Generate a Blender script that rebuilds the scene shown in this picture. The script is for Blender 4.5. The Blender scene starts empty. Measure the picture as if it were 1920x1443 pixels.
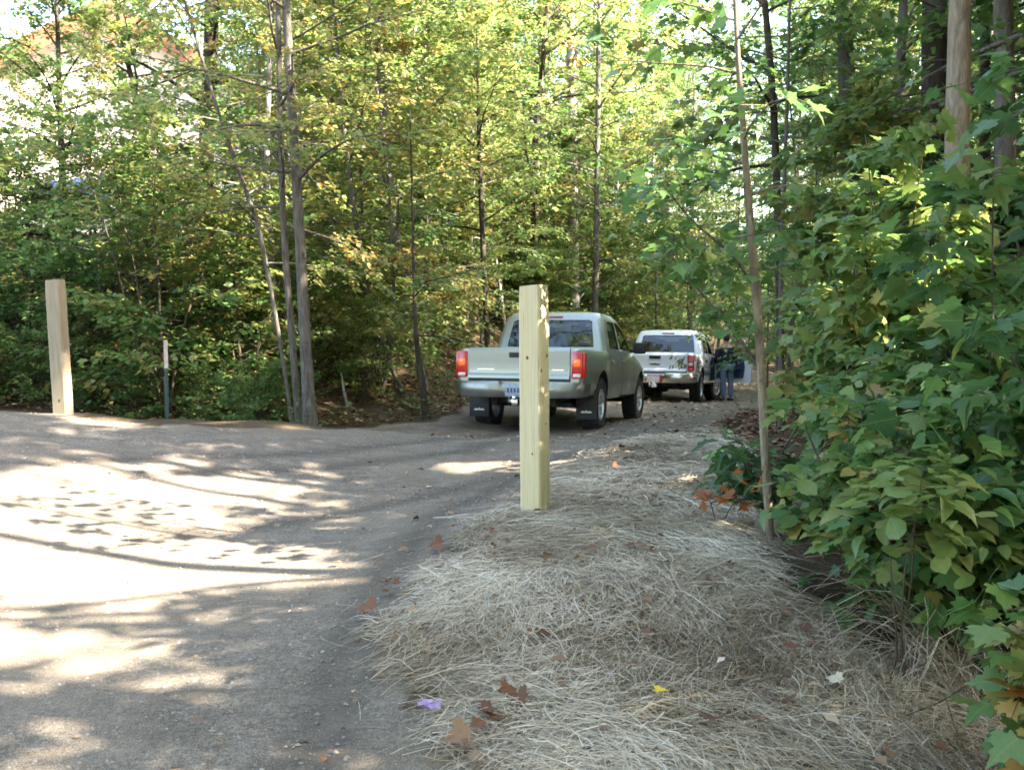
import bpy, bmesh, math, random
import numpy as np
from mathutils import Vector, Matrix

R = math.radians
SC = bpy.context.scene
COL = SC.collection
rng = np.random.default_rng(11)

# ------------------------------------------------------------------ camera, sky, sun, exposure
EYE = np.array((0.0, 0.0, 1.6)); FPX = 1884.0; PITCH = math.atan((721.5 - 600) / FPX)
cam_d = bpy.data.cameras.new("camera"); cam = bpy.data.objects.new("camera", cam_d); COL.objects.link(cam)
cam.location = EYE; cam.rotation_euler = (R(90) - PITCH, 0, 0)
cam_d.sensor_width = 36; cam_d.lens = 36 * FPX / 1920; cam_d.clip_end = 2000; cam_d.clip_start = 0.05
SC.camera = cam
SUN_EL, SUN_AZ = 40.0, 107.0                       # azimuth clockwise from +Y (view direction)
SUN = np.array((math.cos(R(SUN_EL)) * math.sin(R(SUN_AZ)), math.cos(R(SUN_EL)) * math.cos(R(SUN_AZ)), math.sin(R(SUN_EL))))
world = bpy.data.worlds.new("World"); SC.world = world; world.use_nodes = True
wn = world.node_tree.nodes; wl = world.node_tree.links
sky = wn.new("ShaderNodeTexSky"); sky.sky_type = 'NISHITA'; sky.sun_disc = False
sky.sun_elevation = R(SUN_EL); sky.sun_rotation = R(SUN_AZ); sky.air_density = 1.0; sky.dust_density = 2.0
wl.new(sky.outputs[0], wn["Background"].inputs[0]); wn["Background"].inputs[1].default_value = 0.12
sl = bpy.data.lights.new("sun", 'SUN'); sl.energy = 5.0; sl.angle = R(0.55); sl.color = (1.0, 0.95, 0.87)
so = bpy.data.objects.new("sun", sl); COL.objects.link(so); so.location = (20, -6, 30)
so.rotation_euler = Vector(SUN).to_track_quat('Z', 'Y').to_euler()
SC.view_settings.view_transform = 'Standard'; SC.view_settings.look = 'None'
SC.view_settings.exposure = 3.7; SC.view_settings.use_white_balance = True; SC.view_settings.white_balance_temperature = 7150; SC.view_settings.white_balance_tint = 10; SC.view_settings.gamma = 1.0
SC.render.engine = 'CYCLES'
SC.cycles.max_bounces = 6; SC.cycles.diffuse_bounces = 3; SC.cycles.glossy_bounces = 2
SC.cycles.transmission_bounces = 4; SC.cycles.transparent_max_bounces = 6
SC.cycles.use_denoising = True; SC.cycles.caustics_reflective = False; SC.cycles.caustics_refractive = False
SC.cycles.filter_width = 1.7

FWD = np.array((0, math.cos(PITCH), -math.sin(PITCH))); UP = np.array((0, math.sin(PITCH), math.cos(PITCH)))
def at(u, v, d):
    """photo pixel (1920 wide) -> world point lying d metres ahead (world y = d)"""
    r = np.array(((u - 960) / FPX, 0, 0)) - UP * (v - 721.5) / FPX + FWD
    return EYE + r * (d / r[1])
def to_px(P):
    Q = np.asarray(P, float) - EYE
    z = np.maximum(Q @ FWD, 0.05)
    return 960 + FPX * Q[..., 0] / z, 721.5 - FPX * (Q @ UP) / z, Q @ FWD

# ------------------------------------------------------------------ terrain
CTRL = np.array([
 (0,0,.03),(-4,0,.12),(4,0,.0),(0,-8,.1),(-12,-6,.4),(9,-7,.0),(-2,4,.12),(-5,5,.34),(-10,7,.7),(-20,6,1.0),
 (-4.7,10.5,.62),(-8,10.6,.70),(-13,11,.9),(-2.42,12,.33),(-.8,15,.17),(-.38,15.07,.05),(1.2,14.6,.03),(2.14,17.6,-.13),(.6,18.1,-.11),
 (3.0,25.2,-.40),(4.42,24.7,-.42),(5.58,28.1,-.66),(4.2,28.6,-.64),(6.2,27.5,-.60),(9,36,-.9),(14,48,-.6),
 (.14,6.2,.345),(.25,5,.34),(.1,3.2,.16),(1.2,9,.40),(2.1,12,.14),(3.1,17,-.03),(-.7,8,.22),(-.9,5.5,.2),(1.5,4.5,.20),(2.0,3.4,-.15),(1.45,6,.30),
 (2.7,6,.05),(4,8,.15),(6,10,.35),(10,10,.7),(10,20,.3),(16,15,.9),(20,30,.8),(14,2,.5),(12,28,.0),
 (-2,13.6,.05),(-5,13,.22),(-9,13.5,.5),(-2.3,17,.65),(-6,16.5,1.2),(-6,20,2.5),(-6,22.5,3.35),(-6,30,4.5),(-3.5,26,3.2),(-12,18,1.9),(-12,22,3.4),(-12,30,4.6),(-20,24,3.9),(-16,15,1.5),
 (0,23,.7),(0,30,1.4),(3,40,.6),(-8,42,4.6),(-25,40,5),(25,50,.8),(0,60,1.5),(-30,10,1.5),(30,0,.6),(30,20,1),(0,-25,.2),(-25,-20,.6),(25,-20,.2)])
def _u(r2): return np.where(r2 > 0, r2 * np.log(np.maximum(r2, 1e-12)) * .5, 0)
_n = len(CTRL); _d2 = ((CTRL[:, None, :2] - CTRL[None, :, :2]) ** 2).sum(-1)
_A = np.zeros((_n + 3, _n + 3)); _A[:_n, :_n] = _u(_d2) + np.eye(_n) * .02
_A[:_n, _n] = 1; _A[:_n, _n + 1:] = CTRL[:, :2]; _A[_n, :_n] = 1; _A[_n + 1:, :_n] = CTRL[:, :2].T
_W = np.linalg.solve(_A, np.concatenate([CTRL[:, 2], np.zeros(3)]))
def wob(x, y, s, seed=0):
    return (np.sin(x * s + 1.3 * np.sin(y * s * .7 + seed) + seed) * np.sin(y * s * 1.13 + 1.1 * np.sin(x * s * .8 + 2 * seed) + 2.1))
def height(x, y):
    x = np.asarray(x, float); y = np.asarray(y, float); sh = np.broadcast(x, y).shape
    X = np.broadcast_to(x, sh).ravel(); Y = np.broadcast_to(y, sh).ravel(); z = np.empty(len(X))
    for i in range(0, len(X), 20000):
        a, b = X[i:i + 20000], Y[i:i + 20000]
        d2 = (a[:, None] - CTRL[None, :, 0]) ** 2 + (b[:, None] - CTRL[None, :, 1]) ** 2
        z[i:i + 20000] = _u(d2) @ _W[:_n] + _W[_n] + a * _W[_n + 1] + b * _W[_n + 2]
    r = np.hypot(X, Y - 15); w = np.clip((r - 38) / 30, 0, 1); w = w * w * (3 - 2 * w)
    z = np.clip(z, -2, 6.5) * (1 - w) + 1.0 * w
    hr = np.hypot(X, Y - 5); hw_ = np.clip((hr - 66) / 70, 0, 1); z = z + 9.0 * hw_ * hw_ * (3 - 2 * hw_)
    z = z + .012 * wob(X, Y, 1.7) + .008 * wob(X, Y, 4.1, 2)
    return z.reshape(sh) if sh else float(z[0])
def gnd(x, y): return np.array((x, y, float(height(x, y))))
def on_ground(u, v, d0=3.0, d1=60.0):
    """first ground point along the line of sight of a photo pixel"""
    ds = np.linspace(d0, d1, 1200); P = np.array([at(u, v, d) for d in ds]); h = height(P[:, 0], P[:, 1])
    k = np.argmax(P[:, 2] < h)
    return np.array((P[k, 0], P[k, 1], h[k]))
def inpoly(x, y, poly):
    c = np.zeros(np.shape(x), bool); n = len(poly)
    for i in range(n):
        x0, y0 = poly[i]; x1, y1 = poly[(i + 1) % n]
        if y0 == y1: continue
        k = ((y0 > y) != (y1 > y)) & (x < (x1 - x0) * (y - y0) / (y1 - y0) + x0)
        c ^= k
    return c

# ------------------------------------------------------------------ mesh helpers
def link(name, me, mats, parent=None):
    o = bpy.data.objects.new(name, me); COL.objects.link(o)
    for m in (mats if isinstance(mats, (list, tuple)) else [mats]): me.materials.append(m)
    if parent is not None: o.parent = parent
    return o
class MB:
    """collects polygons as numpy blocks, builds ONE mesh"""
    def __init__(s): s.v = []; s.l = []; s.c = []; s.t = []; s.uv = []; s.n = 0
    def block(s, V, loops, counts, tone=None, uv=None):
        s.v.append(V); s.l.append(np.asarray(loops).ravel() + s.n); s.c.append(np.asarray(counts).ravel()); s.n += len(V)
        s.t.append(np.zeros(len(V)) if tone is None else np.broadcast_to(tone, (len(V),)))
        s.uv.append(np.zeros((len(V), 2)) if uv is None else uv)
    def tube(s, pts, rad, sides=6, tone=0.0, cap=True):
        P = np.asarray(pts, float); n = len(P); rad = np.broadcast_to(rad, (n,))
        T = np.gradient(P, axis=0); T /= np.linalg.norm(T, axis=1)[:, None] + 1e-9
        ref = np.array((1.0, 0.17, 0.0)) if abs(T[0, 0]) < .8 else np.array((0, 0, 1.0))
        A = np.cross(T, ref); A /= np.linalg.norm(A, axis=1)[:, None] + 1e-9; B = np.cross(T, A)
        th = np.arange(sides) * 2 * np.pi / sides
        ring = A[:, None] * np.cos(th)[None, :, None] + B[:, None] * np.sin(th)[None, :, None]
        V = (P[:, None] + ring * rad[:, None, None]).reshape(-1, 3)
        i = np.arange(n - 1)[:, None] * sides; j = np.arange(sides)[None]; k = (j + 1) % sides
        F = np.stack([i + j, i + k, i + sides + k, i + sides + j], -1).reshape(-1, 4)
        s.block(V, F, np.full(len(F), 4), tone)
        if cap: s.l.append(np.arange(sides) + (n - 1) * sides + s.n - len(V)); s.c.append(np.array([sides]))
    def leaves(s, P, D, N, S, tm, tone):
        tv, tf, tuv = tm; k = len(tv); n = len(P)
        D = D / (np.linalg.norm(D, axis=1)[:, None] + 1e-9); X = np.cross(D, N); X /= np.linalg.norm(X, axis=1)[:, None] + 1e-9
        N = np.cross(X, D); S = np.broadcast_to(S, (n,))[:, None, None]
        V = P[:, None] + S * (tv[None, :, 0:1] * X[:, None] + tv[None, :, 1:2] * D[:, None] + tv[None, :, 2:3] * N[:, None])
        tl = np.concatenate([np.array(f) for f in tf]); tc = np.array([len(f) for f in tf])
        L = (np.arange(n)[:, None] * k + tl[None]); C = np.tile(tc, n)
        s.block(V.reshape(-1, 3), L, C, np.repeat(np.broadcast_to(tone, (n,)), k), np.tile(tuv, (n, 1)))
    def build(s, name, mat, parent=None, smooth=False, attr=True):
        me = bpy.data.meshes.new(name)
        V = np.concatenate(s.v); L = np.concatenate(s.l); C = np.concatenate(s.c)
        me.vertices.add(len(V)); me.vertices.foreach_set("co", V.astype(np.float32).ravel())
        me.loops.add(len(L)); me.loops.foreach_set("vertex_index", L.astype(np.int32))
        me.polygons.add(len(C)); me.polygons.foreach_set("loop_start", (np.cumsum(C) - C).astype(np.int32))
        if smooth: me.polygons.foreach_set("use_smooth", np.ones(len(C), bool))
        me.update(calc_edges=True)
        if attr:
            a = me.attributes.new("tone", 'FLOAT', 'POINT'); a.data.foreach_set("value", np.concatenate(s.t).astype(np.float32))
            uvs = np.concatenate(s.uv)
            if uvs.any():
                ul = me.uv_layers.new(name="leaf"); ul.data.foreach_set("uv", uvs[L].astype(np.float32).ravel())
        return link(name, me, mat, parent)
def tag(o, label=None, cat=None, group=None, kind=None):
    if label: o['label'] = label
    if cat: o['category'] = cat
    if group: o['group'] = group
    if kind: o['kind'] = kind
    return o
def thing(name, label, cat, loc=(0, 0, 0), rz=0, group=None):
    o = bpy.data.objects.new(name, None); COL.objects.link(o); o.location = loc; o.rotation_euler = (0, 0, rz)
    o.empty_display_size = .2
    return tag(o, label, cat, group)
def copy_thing(src, loc, rz, scale, label, group):
    r = src.copy(); COL.objects.link(r); r.location = loc; r.rotation_euler = (0, 0, rz); r.scale = (scale,) * 3
    r['label'] = label; r['group'] = group
    for ch in src.children:
        c = ch.copy(); COL.objects.link(c); c.parent = r
    return r
def bm_obj(name, bm, mat, parent=None, angle=35, recalc=True):
    if recalc: bmesh.ops.recalc_face_normals(bm, faces=bm.faces)
    me = bpy.data.meshes.new(name); bm.to_mesh(me); bm.free()
    for p in me.polygons: p.use_smooth = True
    me.set_sharp_from_angle(angle=R(angle))
    return link(name, me, mat, parent)
def box(bm, c, s, bev=0.0, rot=None, seg=2):
    r = bmesh.ops.create_cube(bm, size=1.0)['verts']
    bmesh.ops.scale(bm, vec=s, verts=r)
    if bev:
        e = list({e for v in r for e in v.link_edges})
        r2 = bmesh.ops.bevel(bm, geom=e, offset=bev, segments=seg, affect='EDGES', profile=.6)
        r = list({v for f in r2['faces'] for v in f.verts} | {v for v in r if v.is_valid})
    if rot is not None: bmesh.ops.rotate(bm, cent=(0, 0, 0), matrix=rot, verts=r)
    bmesh.ops.translate(bm, vec=c, verts=r)
    return r
def lathe(bm, prof, c, seg=28, axis='X'):
    """prof: (radius, offset along axis)"""
    rings = []
    for r, h in prof:
        ring = []
        for i in range(seg):
            a = 2 * math.pi * i / seg
            p = (h, r * math.cos(a), r * math.sin(a)) if axis == 'X' else (r * math.cos(a), r * math.sin(a), h)
            ring.append(bm.verts.new((p[0] + c[0], p[1] + c[1], p[2] + c[2])))
        rings.append(ring)
    for a, b in zip(rings, rings[1:]):
        for i in range(seg): bm.faces.new((a[i], a[(i + 1) % seg], b[(i + 1) % seg], b[i]))
    return rings
def loft(bm, rings, caps=True):
    vs = [[bm.verts.new(p) for p in r] for r in rings]; n = len(rings[0])
    for a, b in zip(vs, vs[1:]):
        for i in range(n): bm.faces.new((a[i], a[(i + 1) % n], b[(i + 1) % n], b[i]))
    if caps: bm.faces.new(vs[0][::-1]); bm.faces.new(vs[-1])
    return vs
def prism(bm, poly, axis, a, b):
    """polygon given in the two other axes, extruded along axis from a to b"""
    def P(p, t): return (t, p[0], p[1]) if axis == 'X' else ((p[0], t, p[1]) if axis == 'Y' else (p[0], p[1], t))
    return loft(bm, [[P(p, a) for p in poly], [P(p, b) for p in poly]])
def cut(obj, cutters, op='DIFFERENCE'):
    """boolean the cutters (bmeshes with a material each) out of obj's mesh"""
    tmp = []
    for bm, mat in cutters:
        bmesh.ops.recalc_face_normals(bm, faces=bm.faces)
        me = bpy.data.meshes.new("cutter"); bm.to_mesh(me); bm.free(); c = link("cutter", me, mat, obj.parent); tmp.append(c)
        m = obj.modifiers.new("cut", 'BOOLEAN'); m.object = c; m.operation = op; m.solver = 'EXACT'
        m.material_mode = 'TRANSFER'
    dg = bpy.context.evaluated_depsgraph_get(); dg.update()
    me = bpy.data.meshes.new_from_object(obj.evaluated_get(dg))
    obj.modifiers.clear(); old = obj.data; obj.data = me; bpy.data.meshes.remove(old)
    for c in tmp:
        m = c.data; bpy.data.objects.remove(c); bpy.data.meshes.remove(m)
    for p in me.polygons: p.use_smooth = True
    me.set_sharp_from_angle(angle=R(35))
    return obj
def skin(name, joints, edges, rad, mat, parent=None, sub=2):
    me = bpy.data.meshes.new(name); me.from_pydata(joints, edges, []); o = link(name, me, mat, parent)
    m = o.modifiers.new("skin", 'SKIN'); m.use_smooth_shade = True
    for i, r in enumerate(rad):
        d = me.skin_vertices[0].data[i]; d.radius = (r, r) if not isinstance(r, tuple) else r; d.use_root = (i == 0)
    s = o.modifiers.new("sub", 'SUBSURF'); s.levels = sub; s.render_levels = sub
    dg = bpy.context.evaluated_depsgraph_get(); dg.update()
    nm = bpy.data.meshes.new_from_object(o.evaluated_get(dg)); o.modifiers.clear(); o.data = nm; bpy.data.meshes.remove(me)
    nm.name = name
    for p in nm.polygons: p.use_smooth = True
    return o

# ------------------------------------------------------------------ materials
class NT:
    def __init__(s, name):
        s.m = bpy.data.materials.new(name); s.m.use_nodes = True; s.t = s.m.node_tree; s.t.nodes.clear()
        s.out = s.t.nodes.new("ShaderNodeOutputMaterial")
    def n(s, typ, props=None, **ins):
        nd = s.t.nodes.new(typ)
        for k, v in (props or {}).items(): setattr(nd, k, v)
        for k, v in ins.items():
            key = int(k[1:]) if k[0] == '_' and k[1:].isdigit() else k.replace('_', ' ')
            s.set(nd.inputs[key], v)
        return nd
    def set(s, sock, v):
        if isinstance(v, bpy.types.NodeSocket): s.t.links.new(v, sock)
        elif isinstance(v, bpy.types.Node): s.t.links.new(v.outputs[0], sock)
        elif isinstance(v, (tuple, list)) and len(v) == 3 and sock.type == 'RGBA': sock.default_value = (*v, 1)
        else: sock.default_value = v
    def ramp(s, fac, stops, interp='LINEAR'):
        nd = s.t.nodes.new("ShaderNodeValToRGB"); s.set(nd.inputs[0], fac); e = nd.color_ramp.elements; nd.color_ramp.interpolation = interp
        while len(e) < len(stops): e.new(0.5)
        for el, (p, c) in zip(e, stops): el.position = p; el.color = (*c, 1) if isinstance(c, (tuple, list)) else (c, c, c, 1)
        return nd.outputs[0]
    def math(s, op, a, b=0.0, clamp=False):
        nd = s.t.nodes.new("ShaderNodeMath"); nd.operation = op; nd.use_clamp = clamp; s.set(nd.inputs[0], a); s.set(nd.inputs[1], b); return nd.outputs[0]
    def mix(s, f, a, b, mode='MIX'):
        nd = s.t.nodes.new("ShaderNodeMix"); nd.data_type = 'RGBA'; nd.blend_type = mode
        s.set(nd.inputs[0], f); s.set(nd.inputs[6], a); s.set(nd.inputs[7], b); return nd.outputs[2]
    def noise(s, vec, scale, detail=4, rough=.55, dist=0.0):
        nd = s.t.nodes.new("ShaderNodeTexNoise"); s.set(nd.inputs["Vector"], vec); nd.inputs["Scale"].default_value = scale
        nd.inputs["Detail"].default_value = detail; nd.inputs["Roughness"].default_value = rough; nd.inputs["Distortion"].default_value = dist
        return nd.outputs[0]
    def coord(s, which="Object", scale=(1, 1, 1), rot=(0, 0, 0)):
        tc = s.t.nodes.new("ShaderNodeTexCoord"); mp = s.t.nodes.new("ShaderNodeMapping"); s.t.links.new(tc.outputs[which], mp.inputs[0])
        mp.inputs["Scale"].default_value = scale; mp.inputs["Rotation"].default_value = rot; return mp.outputs[0]
    def bump(s, h, strength=.5, dist=.01, normal=None):
        nd = s.t.nodes.new("ShaderNodeBump"); s.set(nd.inputs["Height"], h); nd.inputs["Strength"].default_value = strength; nd.inputs["Distance"].default_value = dist
        if normal is not None: s.t.links.new(normal, nd.inputs["Normal"])
        return nd.outputs[0]
    def pbr(s, col, rough=.6, metal=0.0, spec=.5, normal=None, coat=0.0, **kw):
        nd = s.t.nodes.new("ShaderNodeBsdfPrincipled")
        s.set(nd.inputs["Base Color"], col); s.set(nd.inputs["Roughness"], rough); s.set(nd.inputs["Metallic"], metal)
        s.set(nd.inputs["Specular IOR Level"], spec); s.set(nd.inputs["Coat Weight"], coat)
        if normal is not None: s.t.links.new(normal, nd.inputs["Normal"])
        for k, v in kw.items(): s.set(nd.inputs[k.replace('_', ' ')], v)
        return nd.outputs[0]
    def done(s, sh): s.t.links.new(sh, s.out.inputs[0]); return s.m

LEAF_STOPS = [(0.0, (.032, .085, .034)), (.22, (.058, .140, .042)), (.42, (.092, .180, .046)), (.6, (.165, .215, .060)), (.75, (.265, .245, .08)), (.88, (.36, .235, .06)), (1.0, (.33, .10, .025))]
def leaf_mat(name, trans=.42, rough=.42, veins=False):
    t = NT(name)
    at_ = t.n("ShaderNodeAttribute", {"attribute_name": "tone"}).outputs["Fac"]
    oi = t.n("ShaderNodeObjectInfo").outputs["Random"]
    tone = t.math('ADD', at_, t.math('MULTIPLY', t.math('SUBTRACT', oi, .5), .10))
    if veins:
        nz = t.noise(t.coord("Object"), 42, 3); tone = t.math('ADD', tone, t.math('MULTIPLY', t.math('SUBTRACT', nz, .5), .22))
    col = t.ramp(tone, LEAF_STOPS)
    normal = None
    if veins:
        uv = t.n("ShaderNodeUVMap", {"uv_map": "leaf"}).outputs[0]
        sx = t.n("ShaderNodeSeparateXYZ", Vector=uv)
        ax = t.math('ABSOLUTE', sx.outputs[0])
        mid = t.math('LESS_THAN', ax, .018)
        sv = t.math('FRACT', t.math('MULTIPLY', t.math('SUBTRACT', sx.outputs[1], t.math('MULTIPLY', ax, .9)), 7.0))
        ve = t.math('MULTIPLY', t.math('LESS_THAN', sv, .10), .45)
        vv = t.math('MAXIMUM', t.math('MULTIPLY', mid, .8), ve)
        col = t.mix(t.math('MULTIPLY', vv, .55), col, (.20, .26, .08))
        brown = t.math('MULTIPLY', t.math('GREATER_THAN', t.noise(t.coord("Object"), 30, 4, .7), .70), .7)
        col = t.mix(brown, col, (.13, .065, .02))
        normal = t.bump(t.math('ADD', sv, t.math('MULTIPLY', mid, -1.0)), .25, .004)
    hs = t.n("ShaderNodeHueSaturation", Hue=.49, Saturation=1.0, Value=1.75, Fac=1.0, Color=col).outputs[0]
    p = t.pbr(col, rough, 0, .45, normal)
    tr = t.n("ShaderNodeBsdfTranslucent", Color=hs).outputs[0]
    return t.done(t.n("ShaderNodeMixShader", _0=trans, _1=p, _2=tr).outputs[0])
M = {}
M['leaf'] = leaf_mat("leaf", .42, .45)
M['leaf_near'] = leaf_mat("leaf_near", .42, .40, True)

def bark(name, dark, light, pale=None, scale=9):
    t = NT(name); v = t.coord("Object", (scale, scale, scale * .22))
    n1 = t.noise(v, 2.4, 6, .65, .6); n2 = t.noise(t.coord("Object"), 3.0, 4)
    c = t.ramp(n1, [(.3, dark), (.7, light)])
    if pale:
        c = t.mix(t.ramp(n2, [(.42, 0.0), (.60, 1.0)]), c, pale)
        mk = t.noise(t.coord("Object", (6, 6, 26)), 2.2, 3); c = t.mix(t.ramp(mk, [(.62, 0.0), (.68, 1.0)]), c, dark)
    else:
        c = t.mix(t.ramp(n2, [(.52, 0.0), (.72, .55)]), c, (.16, .17, .14))
    return t.done(t.pbr(c, .9, 0, .2, t.bump(n1, 1.0, .05)))
M['bark_dark'] = bark("bark_dark", (.022, .017, .013), (.085, .068, .053))
M['bark_grey'] = bark("bark_grey", (.06, .05, .042), (.20, .175, .15))
M['bark_pale'] = bark("bark_pale", (.07, .06, .05), (.27, .24, .21), (.42, .39, .35))
M['bark_tan'] = bark("bark_tan", (.15, .115, .08), (.34, .275, .20))
M['twig'] = bark("twig", (.05, .036, .025), (.13, .10, .07))

def simple(name, col, rough=.5, metal=0.0, spec=.5, coat=0.0, nscale=0, namt=.15, bumpd=0.0, **kw):
    t = NT(name); c = col; nrm = None
    if nscale:
        nz = t.noise(t.coord("Object"), nscale, 5, .6)
        c = t.mix(t.ramp(nz, [(.3, 0.0), (.7, 1.0)]), tuple(x * (1 - namt) for x in col), tuple(min(1, x * (1 + namt)) for x in col))
        if bumpd: nrm = t.bump(nz, .6, bumpd)
    return t.done(t.pbr(c, rough, metal, spec, nrm, coat, **kw))
def paint(name, col, metal, dirt):
    t = NT(name); co = t.coord("Object"); nz = t.noise(co, 3.0, 5, .6)
    sep = t.n("ShaderNodeSeparateXYZ", Vector=co)
    low = t.math('MULTIPLY', t.math('SUBTRACT', 1.0, t.math('MULTIPLY', sep.outputs[2], 1.15), True), t.ramp(nz, [(.35, 0.2), (.65, 1.0)]))
    c = t.mix(t.math('MULTIPLY', low, dirt), col, (.17, .14, .105))
    flake = t.noise(co, 900, 1)
    c = t.mix(.15, c, t.mix(flake, tuple(x * .6 for x in col), tuple(min(1, x * 1.4) for x in col)))
    return t.done(t.pbr(c, t.math('ADD', .32, t.math('MULTIPLY', low, .35)), metal, .5, None, .7, Coat_Roughness=.08))
M['paint_sage'] = paint("paint_sage", (.315, .345, .312), .4, .5)
M['paint_white'] = paint("paint_white", (.74, .76, .80), 0.0, .35)
M['chrome'] = simple("chrome", (.62, .62, .58), .22, 1.0, nscale=6, namt=.12)
M['bumper_sage'] = simple("bumper_sage", (.28, .29, .265), .3, .75, nscale=5, namt=.2)
M['black'] = simple("black_plastic", (.018, .019, .02), .55, nscale=20, namt=.3)
M['rubber'] = simple("rubber", (.022, .022, .023), .85, nscale=14, namt=.4, bumpd=.004)
M['alloy'] = simple("alloy", (.60, .61, .62), .3, .9, nscale=8)
M['under'] = simple("underbody", (.03, .028, .026), .9, nscale=8, namt=.4)
M['seat'] = simple("seat_cloth", (.05, .05, .052), .95, nscale=30)
M['navy'] = simple("door_trim", (.030, .045, .095), .7, nscale=12, namt=.3)
M['red_lens'] = simple("red_lens", (.30, .008, .008), .15, coat=.6, Emission_Color=(.9, .03, .02, 1), Emission_Strength=.015)
M['amber_lens'] = simple("amber_lens", (.60, .10, .015), .15, coat=.6, Emission_Color=(1, .22, .03, 1), Emission_Strength=.05)
M['dull_red'] = simple("dull_red_lens", (.30, .018, .016), .2, coat=.5)
M['clear_lens'] = simple("clear_lens", (.75, .62, .60), .15, coat=.6)
M['plate_blue'] = simple("plate_blue", (.27, .33, .42), .4, nscale=25, namt=.3)
M['plate_white'] = simple("plate_white", (.75, .60, .56), .4, nscale=30, namt=.25)
M['plate_red'] = simple("plate_red", (.40, .04, .035), .45)
M['white'] = simple("white_letters", (.72, .73, .72), .5)
M['dark_mark'] = simple("dark_mark", (.06, .065, .08), .5)
M['olive'] = simple("decal_olive", (.12, .125, .05), .5, nscale=30, namt=.4)
M['cream'] = simple("decal_cream", (.55, .50, .36), .5)
t = NT("glass"); lw = t.n("ShaderNodeFresnel", IOR=1.55).outputs[0]
M['glass'] = t.done(t.n("ShaderNodeMixShader", _0=t.math('ADD', t.math('MULTIPLY', lw, .9), .02), _1=t.n("ShaderNodeBsdfTransparent", Color=(.42, .46, .44)).outputs[0],
    _2=t.n("ShaderNodeBsdfGlossy", Color=(.85, .9, .9), Roughness=.03).outputs[0]).outputs[0])

def timber(name, a, b, knots=True, stain=(.16, .11, .05)):
    t = NT(name); co = t.coord("Object", (26, 26, 1.1)); g = t.noise(co, 1.6, 6, .6, .8)
    w = t.n("ShaderNodeTexWave", {"wave_type": 'BANDS', "bands_direction": 'X'}, Vector=t.coord("Object", (10, 10, .35)), Scale=2.2, Distortion=5.0, Detail=2.0, Detail_Scale=.8).outputs[1]
    c = t.ramp(g, [(.3, a), (.7, b)]); c = t.mix(t.math('MULTIPLY', w, .28), c, tuple(x * .62 for x in a))
    c = t.mix(t.ramp(t.noise(t.coord("Object", (5, 5, .8)), 1.5, 3), [(.5, 0.0), (.8, .5)]), c, stain)
    ck = t.ramp(t.noise(t.coord('Object', (34, 34, .55)), 2.0, 3, .6), [(.655, 0.0), (.69, .8)]); c = t.mix(ck, c, (.13, .095, .05))
    return t.done(t.pbr(c, .75, 0, .3, t.bump(t.math('SUBTRACT', g, ck), .5, .005)))
M['timber'] = timber("timber", (.54, .46, .27), (.66, .58, .39), stain=(.46, .40, .22))
M['timber_old'] = timber("timber_old", (.25, .205, .145), (.35, .30, .215), stain=(.25, .17, .09))
M['knot'] = simple("knot", (.10, .055, .02), .7, nscale=60)

def straw_mat():
    t = NT("straw"); a = t.n("ShaderNodeAttribute", {"attribute_name": "tone"}).outputs["Fac"]
    c = t.ramp(a, [(0, (.10, .066, .038)), (.28, (.28, .218, .14)), (.62, (.49, .415, .31)), (1, (.74, .675, .56))])
    p = t.pbr(c, .6, 0, .4); tr = t.n("ShaderNodeBsdfTranslucent", Color=c).outputs[0]
    return t.done(t.n("ShaderNodeMixShader", _0=.15, _1=p, _2=tr).outputs[0])
M['straw'] = straw_mat()
def dead_mat():
    t = NT("dead_leaf"); a = t.n("ShaderNodeAttribute", {"attribute_name": "tone"}).outputs["Fac"]
    c = t.ramp(a, [(0, (.055, .025, .012)), (.3, (.14, .06, .028)), (.6, (.24, .15, .085)), (.8, (.38, .30, .20)), (.92, (.55, .47, .36)), (1, (.55, .38, .03))])
    return t.done(t.pbr(c, .7, 0, .3))
M['dead'] = dead_mat()

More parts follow.
